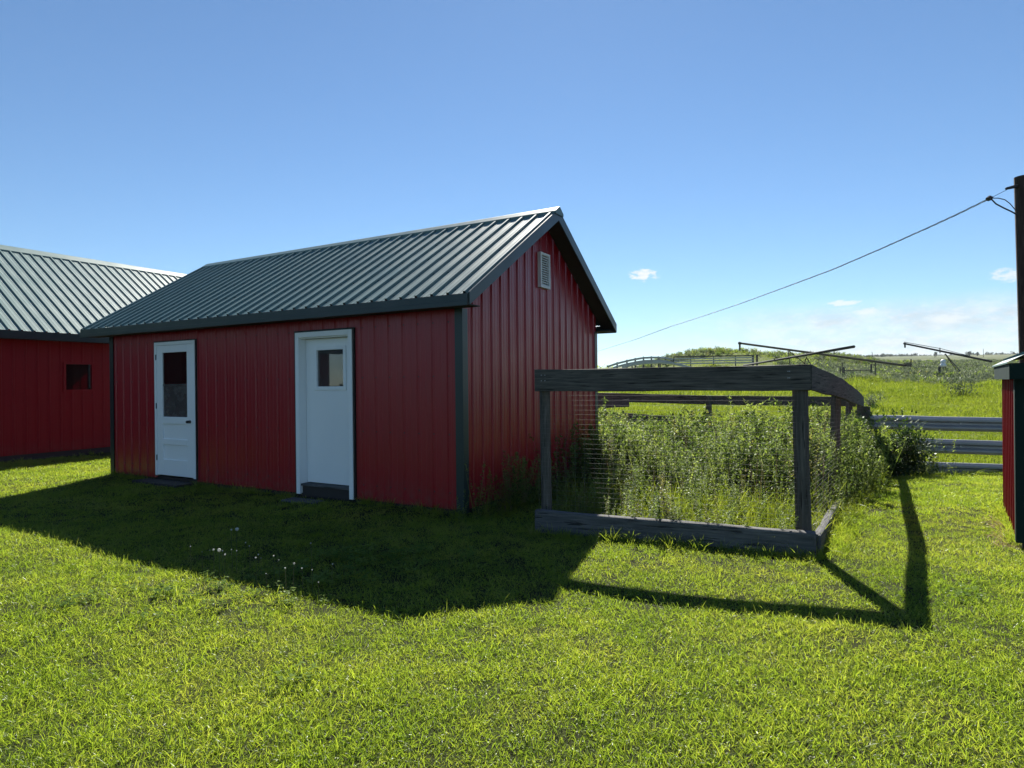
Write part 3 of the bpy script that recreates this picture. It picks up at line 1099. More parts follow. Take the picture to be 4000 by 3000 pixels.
# rails
board('rail', [(FL.x, FL.y, 1.700), (FR.x, FR.y, 1.698)], 0.235, 0.038, 'board')
nx = Vector((0.022, -0.012, 0))
board('rail', [Vector((FR.x - 0.018, FR.y + 0.030, 1.700)) + nx, Vector((3.95, 7.6, 1.575)) + nx, Vector((4.98, 9.25, 1.455)) + nx], 0.235, 0.038, 'board')
board('rail', [Vector((4.995, 9.275, 1.452)) + nx, Vector((6.0, 10.95, 1.36)) + nx, Vector((RB.x, RB.y, 1.166)) + nx], 0.235, 0.038, 'board')
board('rail', [(RB.x - 0.1, RB.y + 0.05, 1.165), (5.0, 15.55, 1.20), (BLc.x, BLc.y, 1.31)], 0.225, 0.038, 'board')
board('rail', [(4.3, 15.9, 0.66), (BLc.x, BLc.y + 0.06, 0.84)], 0.22, 0.038, 'sill')
board('rail', [(3.0, 16.12, 1.12), (BLc.x + 0.1, BLc.y - 0.2, 1.05)], 0.20, 0.035, 'sill')
# sill timbers on the ground
board('sill_timber', [(0.24, 6.66, 0.215), (1.15, 6.28, 0.205), (2.70, 5.60, 0.20)], 0.26, 0.10, 'sill', bevel=0.015)
board('sill_timber', [(2.74, 5.68, 0.15), (3.6, 7.1, 0.09), (4.3, 8.2, 0.04)], 0.26, 0.08, 'sill', bevel=0.02)
board('sill_timber', [(4.32, 8.23, 0.05), (5.9, 10.8, -0.12), (RB.x, RB.y, -0.36)], 0.25, 0.12, 'sill', bevel=0.02)
# nails
nm = MB()
for f_ in (0.03, 0.045, 0.93, 0.935):
    for dz in (0.05, 0.11):
        p = FL.lerp(FR, f_) - PO
        n_ = Vector((-0.385, -0.923, 0))
        p = p + n_ * 0.0185
        nm.tube([(p.x, p.y, 1.69 - dz), (p.x + n_.x * 0.006, p.y + n_.y * 0.006, 1.69 - dz)], 0.006, 6)
tag(nm.build('nails', 'galv', pen), kind='stuff')


# welded mesh: horizontal wires every two inches, uprights every four
def mesh_panel(a, b, z0f, z1f, sag=0.0):
    mb = MB()
    L = (b - a).length
    n = int(L / 0.5) + 2
    z = -1.0
    nh = int((z1f(0.5) - z0f(0.5)) / 0.0508)
    for k in range(nh + 1):
        path = []
        for i in range(n):
            f_ = i / (n - 1)
            p = a.lerp(b, f_) - PO
            zz = z0f(f_) + (z1f(f_) - z0f(f_)) * k / nh
            path.append((p.x + random.uniform(-0.006, 0.006), p.y + random.uniform(-0.006, 0.006), zz + random.uniform(-0.003, 0.003)))
        mb.tube(path, 0.0008, 3)
    m_ = int(L / 0.1016)
    for k in range(m_ + 1):
        f_ = k / m_
        p = a.lerp(b, f_) - PO
        mb.tube([(p.x, p.y, z0f(f_)), (p.x + 0.004, p.y, 0.5 * (z0f(f_) + z1f(f_))), (p.x, p.y, z1f(f_))], 0.0008, 3)
    return tag(mb.build('wire_mesh', 'wire', pen), kind='stuff')


off = Vector((-0.01, -0.026, 0))
mesh_panel(FL + Vector((0.03, 0.005, 0)), FR + Vector((0, 0.02, 0)), lambda f: 0.20, lambda f: 1.47)
mesh_panel(FR + Vector((0.06, 0.1, 0)), RB, lambda f: 0.16 - 0.5 * f, lambda f: 1.46 - 0.53 * f)

# ------------------------------------------------------------------ guard rail fence
WB = [(0.0, -0.155), (0.018, -0.150), (0.080, -0.098), (0.080, -0.062), (0.012, -0.018), (0.012, 0.018), (0.080, 0.062), (0.080, 0.098), (0.018, 0.150), (0.0, 0.155)]


def w_beam(mb, path, sgn=1, flip=False, s=1.0):
    prof = [((x if not flip else -x) * s, y * s) for x, y in WB]
    back = [(px_ - (0.004 if not flip else -0.004), py_) for px_, py_ in prof][::-1]
    mb.sweep(path, prof + back)


ga, gb = at(3395, 1648, 13.9), at(3975, 1661, 13.3)
gf = empty('guard_rail_fence', (ga.x, ga.y, gz1(ga.x, ga.y)))
tag(gf, 'grey steel guard rail fence of three corrugated rails behind the lawn', 'fence')
go = Vector((ga.x, ga.y, gz1(ga.x, ga.y)))
for k, (dz0, dz1) in enumerate(((0, 0), (-0.475, -0.50), (-0.99, -0.99))):
    mb = MB()
    a, b = Vector((ga.x, ga.y, ga.z + dz0)) - go, Vector((gb.x, gb.y, gb.z + dz1)) - go
    w_beam(mb, [a, a.lerp(b, 0.25) + Vector((0, 0, 0.004)), a.lerp(b, 0.5) + Vector((0, 0, -0.005)), a.lerp(b, 0.75), b])
    o = mb.build('rail', 'galv', gf)
    bm_ = MB()
    c = a.lerp(b, 0.62)
    bm_.tube([(c.x, c.y - 0.012, c.z + 0.01), (c.x, c.y - 0.03, c.z + 0.01)], 0.022, 6)
    bm_.build('bolt', 'cable', o)
for c, nm_ in ((ga, 0), (gb, 1)):
    mb = MB()
    p = Vector((c.x, c.y + 0.14, 0)) - Vector((go.x, go.y, 0))
    mb.tube([(p.x, p.y, gz1(c.x, c.y) - go.z - 0.3), (p.x, p.y, 1.45)], 0.1, 10)
    mb.build('post', 'post', gf)

# ------------------------------------------------------------------ utility pole and service wire
PD = 10.0
pt, pm = at(3994, 690, PD), at(4019, 1400, PD)
dirp = (pt - pm) / (pt.z - pm.z)
gp = gz1(pm.x, PD)
pbase = pm - dirp * (pm.z - gp + 0.3)
po = Vector((pbase.x, pbase.y, gp))
pole = empty('utility_pole', po)
tag(pole, 'dark leaning wooden utility pole at the right edge behind the low shed', 'utility pole')
mb = MB()
path = [(pbase.lerp(pt, i / 8) - po) for i in range(9)]
mb.tube(path, 0.135, 14, 0.110)
mb.build('pole_shaft', 'pole', pole, smooth=False)
ins = at(3930, 737, PD - 0.05) - po
end = at(3972, 727, PD - 0.02) - po
mb = MB()
d_ = (end - ins)
mb.tube([ins, ins + d_ * 0.12, ins + d_ * 0.5, ins + d_ * 0.75, end + d_ * 0.2], 0.020, 9, 0.030)
mb.build('insulator', 'porcelain', pole, smooth=True)
# wire leaves the pole and drops away to a far pole hidden by the shed
wire_pix = [(3866, 775), (3760, 827), (3653, 877), (3450, 968), (3255, 1052), (3070, 1121), (2893, 1186), (2750, 1234), (2622, 1275), (2480, 1327), (2338, 1371), (2200, 1405)]
w0 = at(3866, 775, 9.6)
w1 = at(2200, 1405, 80.0)
pts = []
for px, py in wire_pix:
    dd = ray(px, py)
    # depth where the sight line crosses the vertical plane through both ends
    e = Vector((w1.x - w0.x, w1.y - w0.y))
    n2 = Vector((e.y, -e.x))
    t = n2.dot(Vector((w0.x, w0.y))) / n2.dot(Vector((dd.x, dd.y)))
    pts.append(Vector((0, 0, CAM_H)) + dd * t)
wire = empty('service_wire', w0)
tag(wire, 'twisted overhead service wire sagging from the pole towards the pasture', 'wire')
dense = []
for i in range(len(pts) - 1):
    n = 14
    for j in range(n):
        dense.append(pts[i].lerp(pts[i + 1], j / n))
dense.append(pts[-1])
for ph, rr, mt in ((0.0, 0.006, 'cable'), (2.1, 0.006, 'cable'), (4.2, 0.006, 'wire')):
    mb = MB()
    path = []
    s = 0.0
    for i, p in enumerate(dense):
        if i:
            s += (p - dense[i - 1]).length
        path.append(p - w0 + Vector((0, 0.010 * math.cos(ph + s * 9), 0.010 * math.sin(ph + s * 9))))
    mb.tube(path, rr, 5)
    mb.build('strand', mt, wire)
MB().tube([at(3858, 779, 9.6) - w0, at(3866, 772, 9.6) - w0, at(3873, 776, 9.6) - w0], 0.035, 8).build('clamp', 'porcelain', wire)
tg = lambda *a: [at(x, y, d) - w0 for x, y, d in a]
MB().tube(tg((3873, 778, 9.6), (3890, 796, 9.7), (3920, 812, 9.8), (3950, 826, 9.9), (3975, 840, 9.87)), 0.011, 6).build('lead_wire', 'steel', wire)
MB().tube(tg((3873, 774, 9.6), (3900, 774, 9.7), (3925, 780, 9.8), (3945, 795, 9.87), (3968, 822, 9.87)), 0.007, 6).build('lead_wire', 'steel', wire)
MB().tube(tg((3873, 772, 9.6), (3900, 758, 9.75), (3932, 742, 9.9)), 0.004, 5).build('tie_wire', 'steel', wire)
fp = Vector((w1.x, w1.y, gz1(w1.x, w1.y)))
o = MB().tube([(0, 0, -0.4), (0, 0, w1.z - fp.z + 0.3)], 0.14, 10, 0.11).build('far_utility_pole', 'pole', None, loc=fp)
tag(o, 'far wooden utility pole carrying the service wire behind the red gable', 'utility pole')


# ------------------------------------------------------------------ farmyard things out in the pasture
def ground_pt(x, y):
    return Vector((x, y, gz1(x, y)))


def auger(name, label, p0, p1, r, r1, mat, spout=True, brace=None, rod=False):
    """p0 the raised discharge end, p1 the intake end"""
    o = Vector((p1.x, p1.y, p1.z))
    root = empty(name, o)
    tag(root, label, 'grain auger', 'grain augers parked in the pasture')
    a, b = p0 - o, p1 - o
    MB().tube([a, a.lerp(b, 0.33), a.lerp(b, 0.66), b], r, 10, r1).build('auger_tube', mat, root, smooth=True)
    if spout:
        d_ = (a - b).normalized()
        MB().tube([a - d_ * 0.1, a - d_ * 0.1 + Vector((0, 0, -r * 2.0)), a - d_ * 0.1 + Vector((0, 0, -spout))], r * 0.95, 8).build('spout', mat, root)
        MB().tube([a + d_ * 0.02, a - d_ * 0.22], r * 1.3, 8).build('gear_box', 'steel', root)
    if rod:
        up = Vector((0, 0, rod))
        MB().tube([a + up * 0.6, a.lerp(b, 0.4) + up, a.lerp(b, 0.75) + up * 0.4], 0.03, 5).build('drive_shaft', mat, root)
        MB().tube([a.lerp(b, 0.4) + up * 1.3, a.lerp(b, 0.4) - up], 0.05, 5).build('rod_bracket', mat, root)
    if brace:
        for i, (q0, q1) in enumerate(brace):
            MB().tube([q0 - o, q1 - o], 0.05, 6).build('brace', 'rust', root)
    return root


# the long pale auger, spout high on the left
D1 = 62.0
a0, a1 = at(2886, 1340, D1), at(3537, 1428, D1 + 2)
br = [(at(3078, 1369, D1), ground_pt(at(3110, 1400, D1).x, D1 + 0.8)), (at(3082, 1371, D1), ground_pt(at(3215, 1430, D1).x, D1 - 0.8)),
      (at(3290, 1415, D1), ground_pt(at(3290, 1415, D1).x, D1)), (at(3420, 1412, D1), ground_pt(at(3420, 1412, D1).x, D1))]
r1_ = auger('grain_auger', 'long weathered grain auger with a down spout at its raised left end', a0, a1, 0.10, 0.125, 'rust', 0.75, br)
mo = at(3548, 1422, D1 + 2) - a1
mb = MB()
mb.box(mo.x - 0.35, mo.x + 0.2, mo.y - 0.2, mo.y + 0.2, mo.z - 0.25, mo.z + 0.1)
mb.tube([(mo.x + 0.28, mo.y, mo.z - 0.3), (mo.x + 0.28, mo.y, mo.z + 0.5)], 0.06, 6)
mb.tube([(mo.x - 1.0, mo.y, mo.z - 0.1), (mo.x, mo.y, mo.z - 0.05)], 0.07, 6)
mb.build('motor', 'rust', r1_)
for px in (3290, 3420):
    pass
# dark tube crossing in front of it
b0, b1 = at(3336, 1354, 46.0), at(2905, 1428, 70.0)
r2_ = auger('grain_auger', 'dark grain auger tube slanting up to the right above the pen rail', b0, b1, 0.105, 0.105, 'steel', False,
            [(at(3150, 1395, 54.5), ground_pt(at(3150, 1395, 54.5).x + 1.2, 54.0)), (at(3150, 1395, 54.5), ground_pt(at(3150, 1395, 54.5).x - 0.5, 55.2))])
# third auger on the right
D3 = 66.0
c0, c1 = at(3532, 1342, D3), at(3872, 1412, D3 + 3)
r3_ = auger('grain_auger', 'slim grey grain auger with a top drive rod, nearest the low shed', c0, c1, 0.085, 0.12, 'steel', 0.42,
            [(at(3692, 1382, D3 + 1.4), ground_pt(at(3778, 1432, D3 - 1).x, D3 - 1)), (at(3694, 1386, D3 + 1.4), ground_pt(at(3760, 1432, D3 + 4).x, D3 + 4))], rod=0.26)
# brace frame of posts
root = empty('brace_frame', ground_pt(at(3290, 1470, 68).x, 68))
tag(root, 'dark two post fence brace with a cross bar under the long auger', 'fence brace')
o0 = Vector(root.location)
for px in (3296, 3403):
    p = at(px, 1430, 68)
    g = ground_pt(p.x, 68)
    MB().tube([g - o0 + Vector((0, 0, -0.3)), Vector((p.x, 68, g.z + 1.45)) - o0], 0.10, 8, 0.09).build('post', 'post', root)
pa, pb_ = at(3296, 1430, 68), at(3403, 1430, 68)
zb_ = gz1(pa.x, 68) + 1.1
MB().tube([Vector((pa.x, 68, zb_)) - o0, Vector((pb_.x, 68, zb_)) - o0], 0.06, 7).build('cross_bar', 'post', root)
for px, dep, hh, rr, lb in ((3281, 67, 1.5, 0.07, 'thin dark fence post just left of the two post brace'), (3669, 64, 1.3, 0.13, 'short thick fence post below the right hand auger')):
    p = ground_pt(at(px, 1440, dep).x, dep)
    o = MB().tube([(0, 0, -0.3), (0.02, 0, hh)], rr, 8, rr * 0.85).build('fence_post', 'post', None, loc=p)
    tag(o, lb, 'post', 'fence posts out in the pasture')
# white tank
p = at(3684, 1418, 72)
g = ground_pt(p.x, 72)
root = empty('water_tank', g)
tag(root, 'small bright white tank on a stand in the pasture under the right auger', 'tank')
hz = max(0.25, p.z - g.z - 0.45)
mb = MB()
for dx, dy in ((-0.2, -0.2), (0.2, -0.2), (-0.2, 0.2), (0.2, 0.2)):
    mb.tube([(dx, dy, -0.2), (dx * 0.8, dy * 0.8, hz)], 0.03, 6)
mb.build('stand', 'steel', root)
MB().lathe([(hz, 0.18), (hz + 0.1, 0.30), (hz + 0.34, 0.30), (hz + 0.42, 0.19), (hz + 0.52, 0.26), (hz + 0.74, 0.26), (hz + 0.85, 0.12), (hz + 0.88, 0.0)], 14).build('tank_body', 'white', root, smooth=True)
# thin masts on the skyline
for px, py0, dep, lb in ((3841, 1362, 420, 'slender radio mast on the far skyline left of the low shed'), (3411, 1374, 300, 'thin leaning mast on the far skyline above the long auger')):
    p = at(px, py0, dep)
    g = ground_pt(p.x, dep)
    o = MB().tube([(0, 0, -0.5), (0.0 if px > 3800 else -0.6, 0, p.z - g.z)], 0.16 if px > 3800 else 0.14, 6, 0.10).build('mast', 'steel', None, loc=g)
    tag(o, lb, 'mast', 'masts on the skyline')

# corral on the mound: curved guard rail fence, straight rail fence, pale low rail
posts = [(230, 560), (350, 520), (470, 490), (573, 468), (675, 452), (772, 448), (860, 448), (945, 455), (1015, 470), (1100, 482), (1180, 507)]
D = 104.0
cor = [at(2300 + x * 0.3165, 1250 + y * 0.3165, D - 3 + 0.6 * i) for i, (x, y) in enumerate(posts)]
g = ground_pt(cor[0].x, cor[0].y)
root = empty('corral_fence', g)
tag(root, 'curving corral fence of pale steel rails on dark posts climbing the mound', 'fence')
for p in cor:
    MB().tube([(p.x - g.x, p.y - g.y, min(gz1(p.x, p.y), p.z - 1.2) - g.z - 0.2), (p.x - g.x, p.y - g.y, p.z - g.z)], 0.13, 8).build('post', 'post', root)
for dz in (-0.22, -0.72):
    mb = MB()
    mb.sweep([(p.x - g.x, p.y - g.y - 0.18, p.z + dz - g.z) for p in cor], [(-0.02, -0.16), (0.05, -0.08), (0, 0), (0.05, 0.08), (-0.02, 0.16), (-0.05, 0)])
    mb.build('rail', 'pale_rail', root)
D = 96.0
xs = [2632, 2698, 2787, 2873, 2941, 2957]
ft = [at(x, 1393 - (x - 2632) * 0.016, D) for x in xs]
g = ground_pt(ft[0].x, ft[0].y)
root = empty('rail_fence', g)
tag(root, 'straight weathered rail fence with dark end posts in front of the mound', 'fence')
for i, p in enumerate(ft):
    MB().tube([(p.x - g.x, p.y - g.y, min(gz1(p.x, p.y), p.z - 1.3) - g.z - 0.2), (p.x - g.x, p.y - g.y, p.z - g.z + (0.1 if i > 3 else 0))], 0.16 if i > 3 else 0.08, 8).build('post', 'post', root)
for dz in (-0.05, -0.34, -0.72, -1.10):
    a, b = ft[0], ft[4]
    mb = MB()
    mb.sweep([(a.x - g.x, a.y - g.y - 0.14, a.z + dz - g.z), (b.x - g.x, b.y - g.y - 0.14, b.z + dz - g.z)], [(-0.03, -0.09), (0.03, -0.09), (0.03, 0.09), (-0.03, 0.09)])
    mb.build('rail', 'pale_rail' if dz not in (-0.05,) else 'board', root)
D = 90.0
lo_ = [at(x, y, D) for x, y in ((2430, 1436), (2470, 1425), (2520, 1418), (2580, 1416), (2630, 1420), (2672, 1430), (2700, 1437))]
g = ground_pt(lo_[3].x, lo_[3].y)
root = empty('feed_rail', g)
tag(root, 'low arched pale steel rail just above the pen front board', 'fence')
mb = MB()
mb.sweep([p - g for p in lo_], [(-0.02, -0.17), (0.05, -0.08), (0, 0), (0.05, 0.08), (-0.02, 0.17), (-0.06, 0)])
mb.build('rail', 'pale_rail', root)
for p in lo_[1::2]:
    MB().tube([(p.x - g.x, p.y - g.y + 0.2, gz1(p.x, p.y) - g.z - 0.2), (p.x - g.x, p.y - g.y + 0.2, p.z - g.z)], 0.1, 7).build('post', 'post', root)


# ------------------------------------------------------------------ vegetation: small meshes, scattered as instances
def leaf_strip(V, Fc, base, direction, length, width, droop, seg=2, side=None, blunt=0.0):
    """one bent leaf: seg quads and a tip"""
    p = np.array(base, float)
    d = np.array(direction, float)
    d /= np.linalg.norm(d)
    if side is None:
        side = np.cross(d, [0, 0, 1.0])
        if np.linalg.norm(side) < 1e-3:
            side = np.array([1.0, 0, 0])
    side = side / np.linalg.norm(side)
    n0 = len(V)
    step = length / (seg + 1)
    for i in range(seg + 1):
        w = width * (0.55 + 0.45 * math.sin(math.pi * (0.25 + 0.6 * i / (seg + 1)))) * 0.5
        if i == seg:
            w *= 0.75
        V.append(tuple(p - side * w))
        V.append(tuple(p + side * w))
        d = d + np.array([0, 0, -droop])
        d /= np.linalg.norm(d)
        p = p + d * step
    V.append(tuple(p))
    for i in range(seg):
        a = n0 + 2 * i
        Fc.append((a, a + 1, a + 3, a + 2))
    a = n0 + 2 * seg
    Fc.append((a, a + 1, a + 2))


def mk(name, V, Fc, mat):
    me = bpy.data.meshes.new(name)
    me.from_pydata(V, [], Fc)
    me.materials.append(M[mat])
    me.update()
    return me


def grass_tuft(n, rad, h0, h1, w, lean, mat, droop=(0.15, 0.7), seg=2, tall=0.0):
    V, Fc = [], []
    for _ in range(n):
        a, r_ = random.uniform(0, 6.283), rad * math.sqrt(random.random())
        b = (r_ * math.cos(a), r_ * math.sin(a), -0.012)
        az_ = random.uniform(0, 6.283)
        ln = random.uniform(*lean)
        dr = (math.cos(az_) * math.sin(ln), math.sin(az_) * math.sin(ln), math.cos(ln))
        sa = random.uniform(0, 6.283)
        leaf_strip(V, Fc, b, dr, random.uniform(h0, h1) * (random.uniform(1.4, 2.0) if random.random() < tall else 1.0), w * random.uniform(0.6, 1.3), random.uniform(*droop), seg,
                   side=np.cross(dr, [math.cos(sa), math.sin(sa), 0.3]))
    return mk('tuft', V, Fc, mat)


def clover_tuft(n, rad, h0, h1, w, mat):
    V, Fc = [], []
    for _ in range(n):
        a, r_ = random.uniform(0, 6.283), rad * math.sqrt(random.random())
        z = random.uniform(h0, h1)
        c = np.array((r_ * math.cos(a), r_ * math.sin(a), z))
        s = random.uniform(0, 6.283)
        for k in range(3):
            t = s + k * 2.09
            leaf_strip(V, Fc, c, (math.cos(t), math.sin(t), random.uniform(-0.1, 0.5)), w, w * 0.9, random.uniform(0, 0.3), 1)
        leaf_strip(V, Fc, (c[0], c[1], -0.01), (random.uniform(-0.2, 0.2), random.uniform(-0.2, 0.2), 1), z, 0.003, 0, 1)
    return mk('clover', V, Fc, mat)


def weed_plant(h, nl, leaf, lw, mat, stems=1, spread=0.08, head=True):
    V, Fc = [], []
    for s in range(stems):
        bx, by = random.uniform(-spread, spread), random.uniform(-spread, spread)
        lx, ly = random.uniform(-0.22, 0.22) * h, random.uniform(-0.22, 0.22) * h
        hh = h * random.uniform(0.75, 1.1)
        P = lambda t: np.array((bx + lx * t * t, by + ly * t * t, hh * t))
        sa = random.uniform(0, 3.14)
        leaf_strip(V, Fc, P(0) - [0, 0, 0.03], P(1) - P(0), hh * 1.02, 0.008, 0.0, 3, side=np.array([math.cos(sa), math.sin(sa), 0]))
        for i in range(nl):
            t = random.uniform(0.12, 1.0)
            a = i * 2.4 + random.uniform(-0.5, 0.5)
            el_ = random.uniform(-0.1, 0.9)
            L = leaf * random.uniform(0.55, 1.15) * (1.1 - 0.55 * t)
            leaf_strip(V, Fc, P(t), (math.cos(a), math.sin(a), el_), L, lw * random.uniform(0.7, 1.2), random.uniform(0.1, 0.5), 2)
        if head:
            for _ in range(9):
                a = random.uniform(0, 6.28)
                leaf_strip(V, Fc, P(random.uniform(0.86, 1.0)), (math.cos(a) * 0.7, math.sin(a) * 0.7, 1), 0.05 * h + 0.02, 0.012, 0.2, 1)
    return mk('weed', V, Fc, mat)


def bush_mesh(rad, hgt, n, leaf, lw, mat, clumps=9, wood_mat=None):
    V, Fc = [], []
    cs_ = [(random.uniform(-0.6, 0.6) * rad, random.uniform(-0.6, 0.6) * rad, random.uniform(0.25, 0.8) * hgt, random.uniform(0.25, 0.5) * rad) for _ in range(clumps)]
    for cx_, cy_, cz_, cr_ in cs_:
        leaf_strip(V, Fc, (cx_ * 0.15, cy_ * 0.15, -0.05), (cx_, cy_, cz_), math.sqrt(cx_ ** 2 + cy_ ** 2 + cz_ ** 2), 0.015 * rad + 0.006, 0, 2)
    for _ in range(n):
        cx_, cy_, cz_, cr_ = random.choice(cs_)
        u = np.random.default_rng(random.randrange(1 << 30)).normal(size=3)
        u /= np.linalg.norm(u)
        q = np.array((cx_, cy_, cz_)) + u * cr_ * random.random() ** 0.45 * np.array((1, 1, 0.8))
        q[2] = max(q[2], 0.02)
        dr = u + np.array((random.uniform(-0.5, 0.5), random.uniform(-0.5, 0.5), random.uniform(0, 0.7)))
        leaf_strip(V, Fc, q, dr, leaf * random.uniform(0.6, 1.2), lw * random.uniform(0.7, 1.2), random.uniform(0, 0.4), 1)
    return mk('bush', V, Fc, mat)


def scatter(name, pts, scales, meshes, label, cat, yaw=None, tilt=0.12, idx=None):
    """one object holding a point for every clump; geometry nodes put a clump mesh on each"""
    pts = np.asarray(pts, float)
    n = len(pts)
    me = bpy.data.meshes.new(name)
    me.vertices.add(n)
    me.vertices.foreach_set('co', pts.astype(np.float32).ravel())
    rot = np.column_stack([rng.uniform(-tilt, tilt, n), rng.uniform(-tilt, tilt, n), rng.uniform(0, 6.283, n)]).astype(np.float32)
    if yaw is not None:
        rot[:, 2] = yaw
    for an, ty, data in (('rot', 'FLOAT_VECTOR', rot), ('scl', 'FLOAT', np.asarray(scales, np.float32)),
                         ('pick', 'INT', (rng.integers(0, len(meshes), n) if idx is None else np.asarray(idx)).astype(np.int32))):
        at_ = me.attributes.new(an, ty, 'POINT')
        at_.data.foreach_set('vector' if ty == 'FLOAT_VECTOR' else 'value', data.ravel())
    for m_ in meshes:
        if m_.materials[0].name not in me.materials:
            me.materials.append(m_.materials[0])
    o = bpy.data.objects.new(name, me)
    COL.objects.link(o)
    lib = bpy.data.collections.new(name + '_clumps')
    for i, m_ in enumerate(meshes):
        lib.objects.link(bpy.data.objects.new('%s_clump_%02d' % (name, i), m_))
    ng = bpy.data.node_groups.new(name + '_nodes', 'GeometryNodeTree')
    ng.interface.new_socket('Geometry', in_out='INPUT', socket_type='NodeSocketGeometry')
    ng.interface.new_socket('Geometry', in_out='OUTPUT', socket_type='NodeSocketGeometry')
    N, Lk = ng.nodes, ng.links
    gi, go_ = N.new('NodeGroupInput'), N.new('NodeGroupOutput')
    ci = N.new('GeometryNodeCollectionInfo')
    ci.inputs['Collection'].default_value = lib
    ci.inputs['Separate Children'].default_value = True
    ci.inputs['Reset Children'].default_value = True
    iop = N.new('GeometryNodeInstanceOnPoints')
    iop.inputs['Pick Instance'].default_value = True

    def attr(nm, ty):
        a = N.new('GeometryNodeInputNamedAttribute')
        a.data_type = ty
        a.inputs['Name'].default_value = nm
        return a.outputs['Attribute']
    Lk.new(gi.outputs[0], iop.inputs['Points'])
    Lk.new(ci.outputs[0], iop.inputs['Instance'])
    Lk.new(attr('pick', 'INT'), iop.inputs['Instance Index'])
    Lk.new(attr('rot', 'FLOAT_VECTOR'), iop.inputs['Rotation'])
    Lk.new(attr('scl', 'FLOAT'), iop.inputs['Scale'])
    Lk.new(iop.outputs[0], go_.inputs[0])
    md = o.modifiers.new('scatter', 'NODES')
    md.node_group = ng
    tag(o, label, cat, kind='stuff')
    return o


cA, sA = math.cos(YAW), math.sin(YAW)


def in_rect(x, y, ox, oy, yaw, x0, x1, y0, y1):
    dx, dy = x - ox, y - oy
    c, s = math.cos(yaw), math.sin(yaw)
    lx = dx * c - dy * s
    ly = dx * s + dy * c
    return (lx > x0) & (lx < x1) & (ly > y0) & (ly < y1)


def in_poly(x, y, poly):
    inside = np.zeros(len(x), bool)
    n = len(poly)
    for i in range(n):
        x0, y0 = poly[i]
        x1, y1 = poly[(i + 1) % n]
        cr = ((y0 > y) != (y1 > y)) & (x < (x1 - x0) * (y - y0) / (y1 - y0 + 1e-12) + x0)
        inside ^= cr
    return inside


PEN_POLY = [(0.24, 6.66), (2.72, 5.62), (5.0, 9.3), (8.05, 14.4), (1.5, 16.9), (1.4, 11.5)]


def buildings(x, y, pad=0.0):
    b = in_rect(x, y, AX, AY, YAW, -AL - pad, pad, -pad, AW + pad)
    b |= in_rect(x, y, BX, BY, BYAW, -2 * BHW, pad, BY0, BY1)
    b |= in_rect(x, y, DX, DY, DYAW, -pad, 2.4, -0.1 - pad, 2.0 + pad)
    return b


def rand_pts(n, x0, x1, y0, y1, wedge=None):
    x, y = rng.uniform(x0, x1, n), rng.uniform(y0, y1, n)
    if wedge:
        k = np.abs(x) < wedge[0] + wedge[1] * np.maximum(y, 0)
        x, y = x[k], y[k]
    return x, y


def vnoise(x, y, s, seed=0):
    """smooth value noise for patchiness"""
    r_ = np.random.default_rng(seed)
    g = r_.random((64, 64))
    u, v_ = x / s + 1000, y / s + 1000
    i, j = np.floor(u).astype(int), np.floor(v_).astype(int)
    fu, fv = u - i, v_ - j
    fu, fv = fu * fu * (3 - 2 * fu), fv * fv * (3 - 2 * fv)
    q = lambda a, b: g[a % 64, b % 64]
    return (q(i, j) * (1 - fu) + q(i + 1, j) * fu) * (1 - fv) + (q(i, j + 1) * (1 - fu) + q(i + 1, j + 1) * fu) * fv


# --- lawn
lawn_near = [grass_tuft(340, 0.16, 0.020, 0.058, 0.0031, (0.1, 1.2), 'lawn', seg=3, droop=(0.1, 0.6), tall=0.04) for _ in range(8)]
lawn_far = [grass_tuft(270, 0.24, 0.025, 0.065, 0.0054, (0.1, 1.1), 'lawn', tall=0.03) for _ in range(6)]
P_, S_, I_ = [], [], []
for (y0, y1, dens, far) in ((1.6, 3.3, 125, 0), (3.3, 4.2, 95, 0), (4.2, 7.0, 62, 0), (7.0, 14.2, 30, 1)):
    wmax = 1.2 + 0.93 * y1
    cell = 1.0 / math.sqrt(dens)
    gx_, gy_ = np.meshgrid(np.arange(-wmax, wmax, cell), np.arange(y0, y1, cell))
    x = (gx_ + rng.uniform(0, cell, gx_.shape)).ravel()
    y = (gy_ + rng.uniform(0, cell, gy_.shape)).ravel()
    k = np.abs(x) < 0.8 + 0.9 * y
    x, y = x[k], y[k]
    k = ~buildings(x, y, 0.02) & ~in_poly(x, y, PEN_POLY)
    k &= rng.random(len(x)) < np.clip(0.80 + 0.9 * vnoise(x, y, 0.4, 3), 0, 1)
    x, y = x[k], y[k]
    tall = vnoise(x, y, 0.9, 9) * 0.6 + vnoise(x, y, 0.25, 12) * 0.4
    P_.append(np.column_stack([x, y, gz(x, y)]))
    S_.append((0.75 + 0.5 * tall) * rng.uniform(0.8, 1.2, len(x)))
    I_.append(rng.integers(0, 8, len(x)) if not far else 8 + rng.integers(0, 6, len(x)))
scatter('lawn_grass', np.concatenate(P_), np.concatenate(S_), lawn_near + lawn_far, 'short mown yard grass lit from behind by the sun', 'grass', idx=np.concatenate(I_))

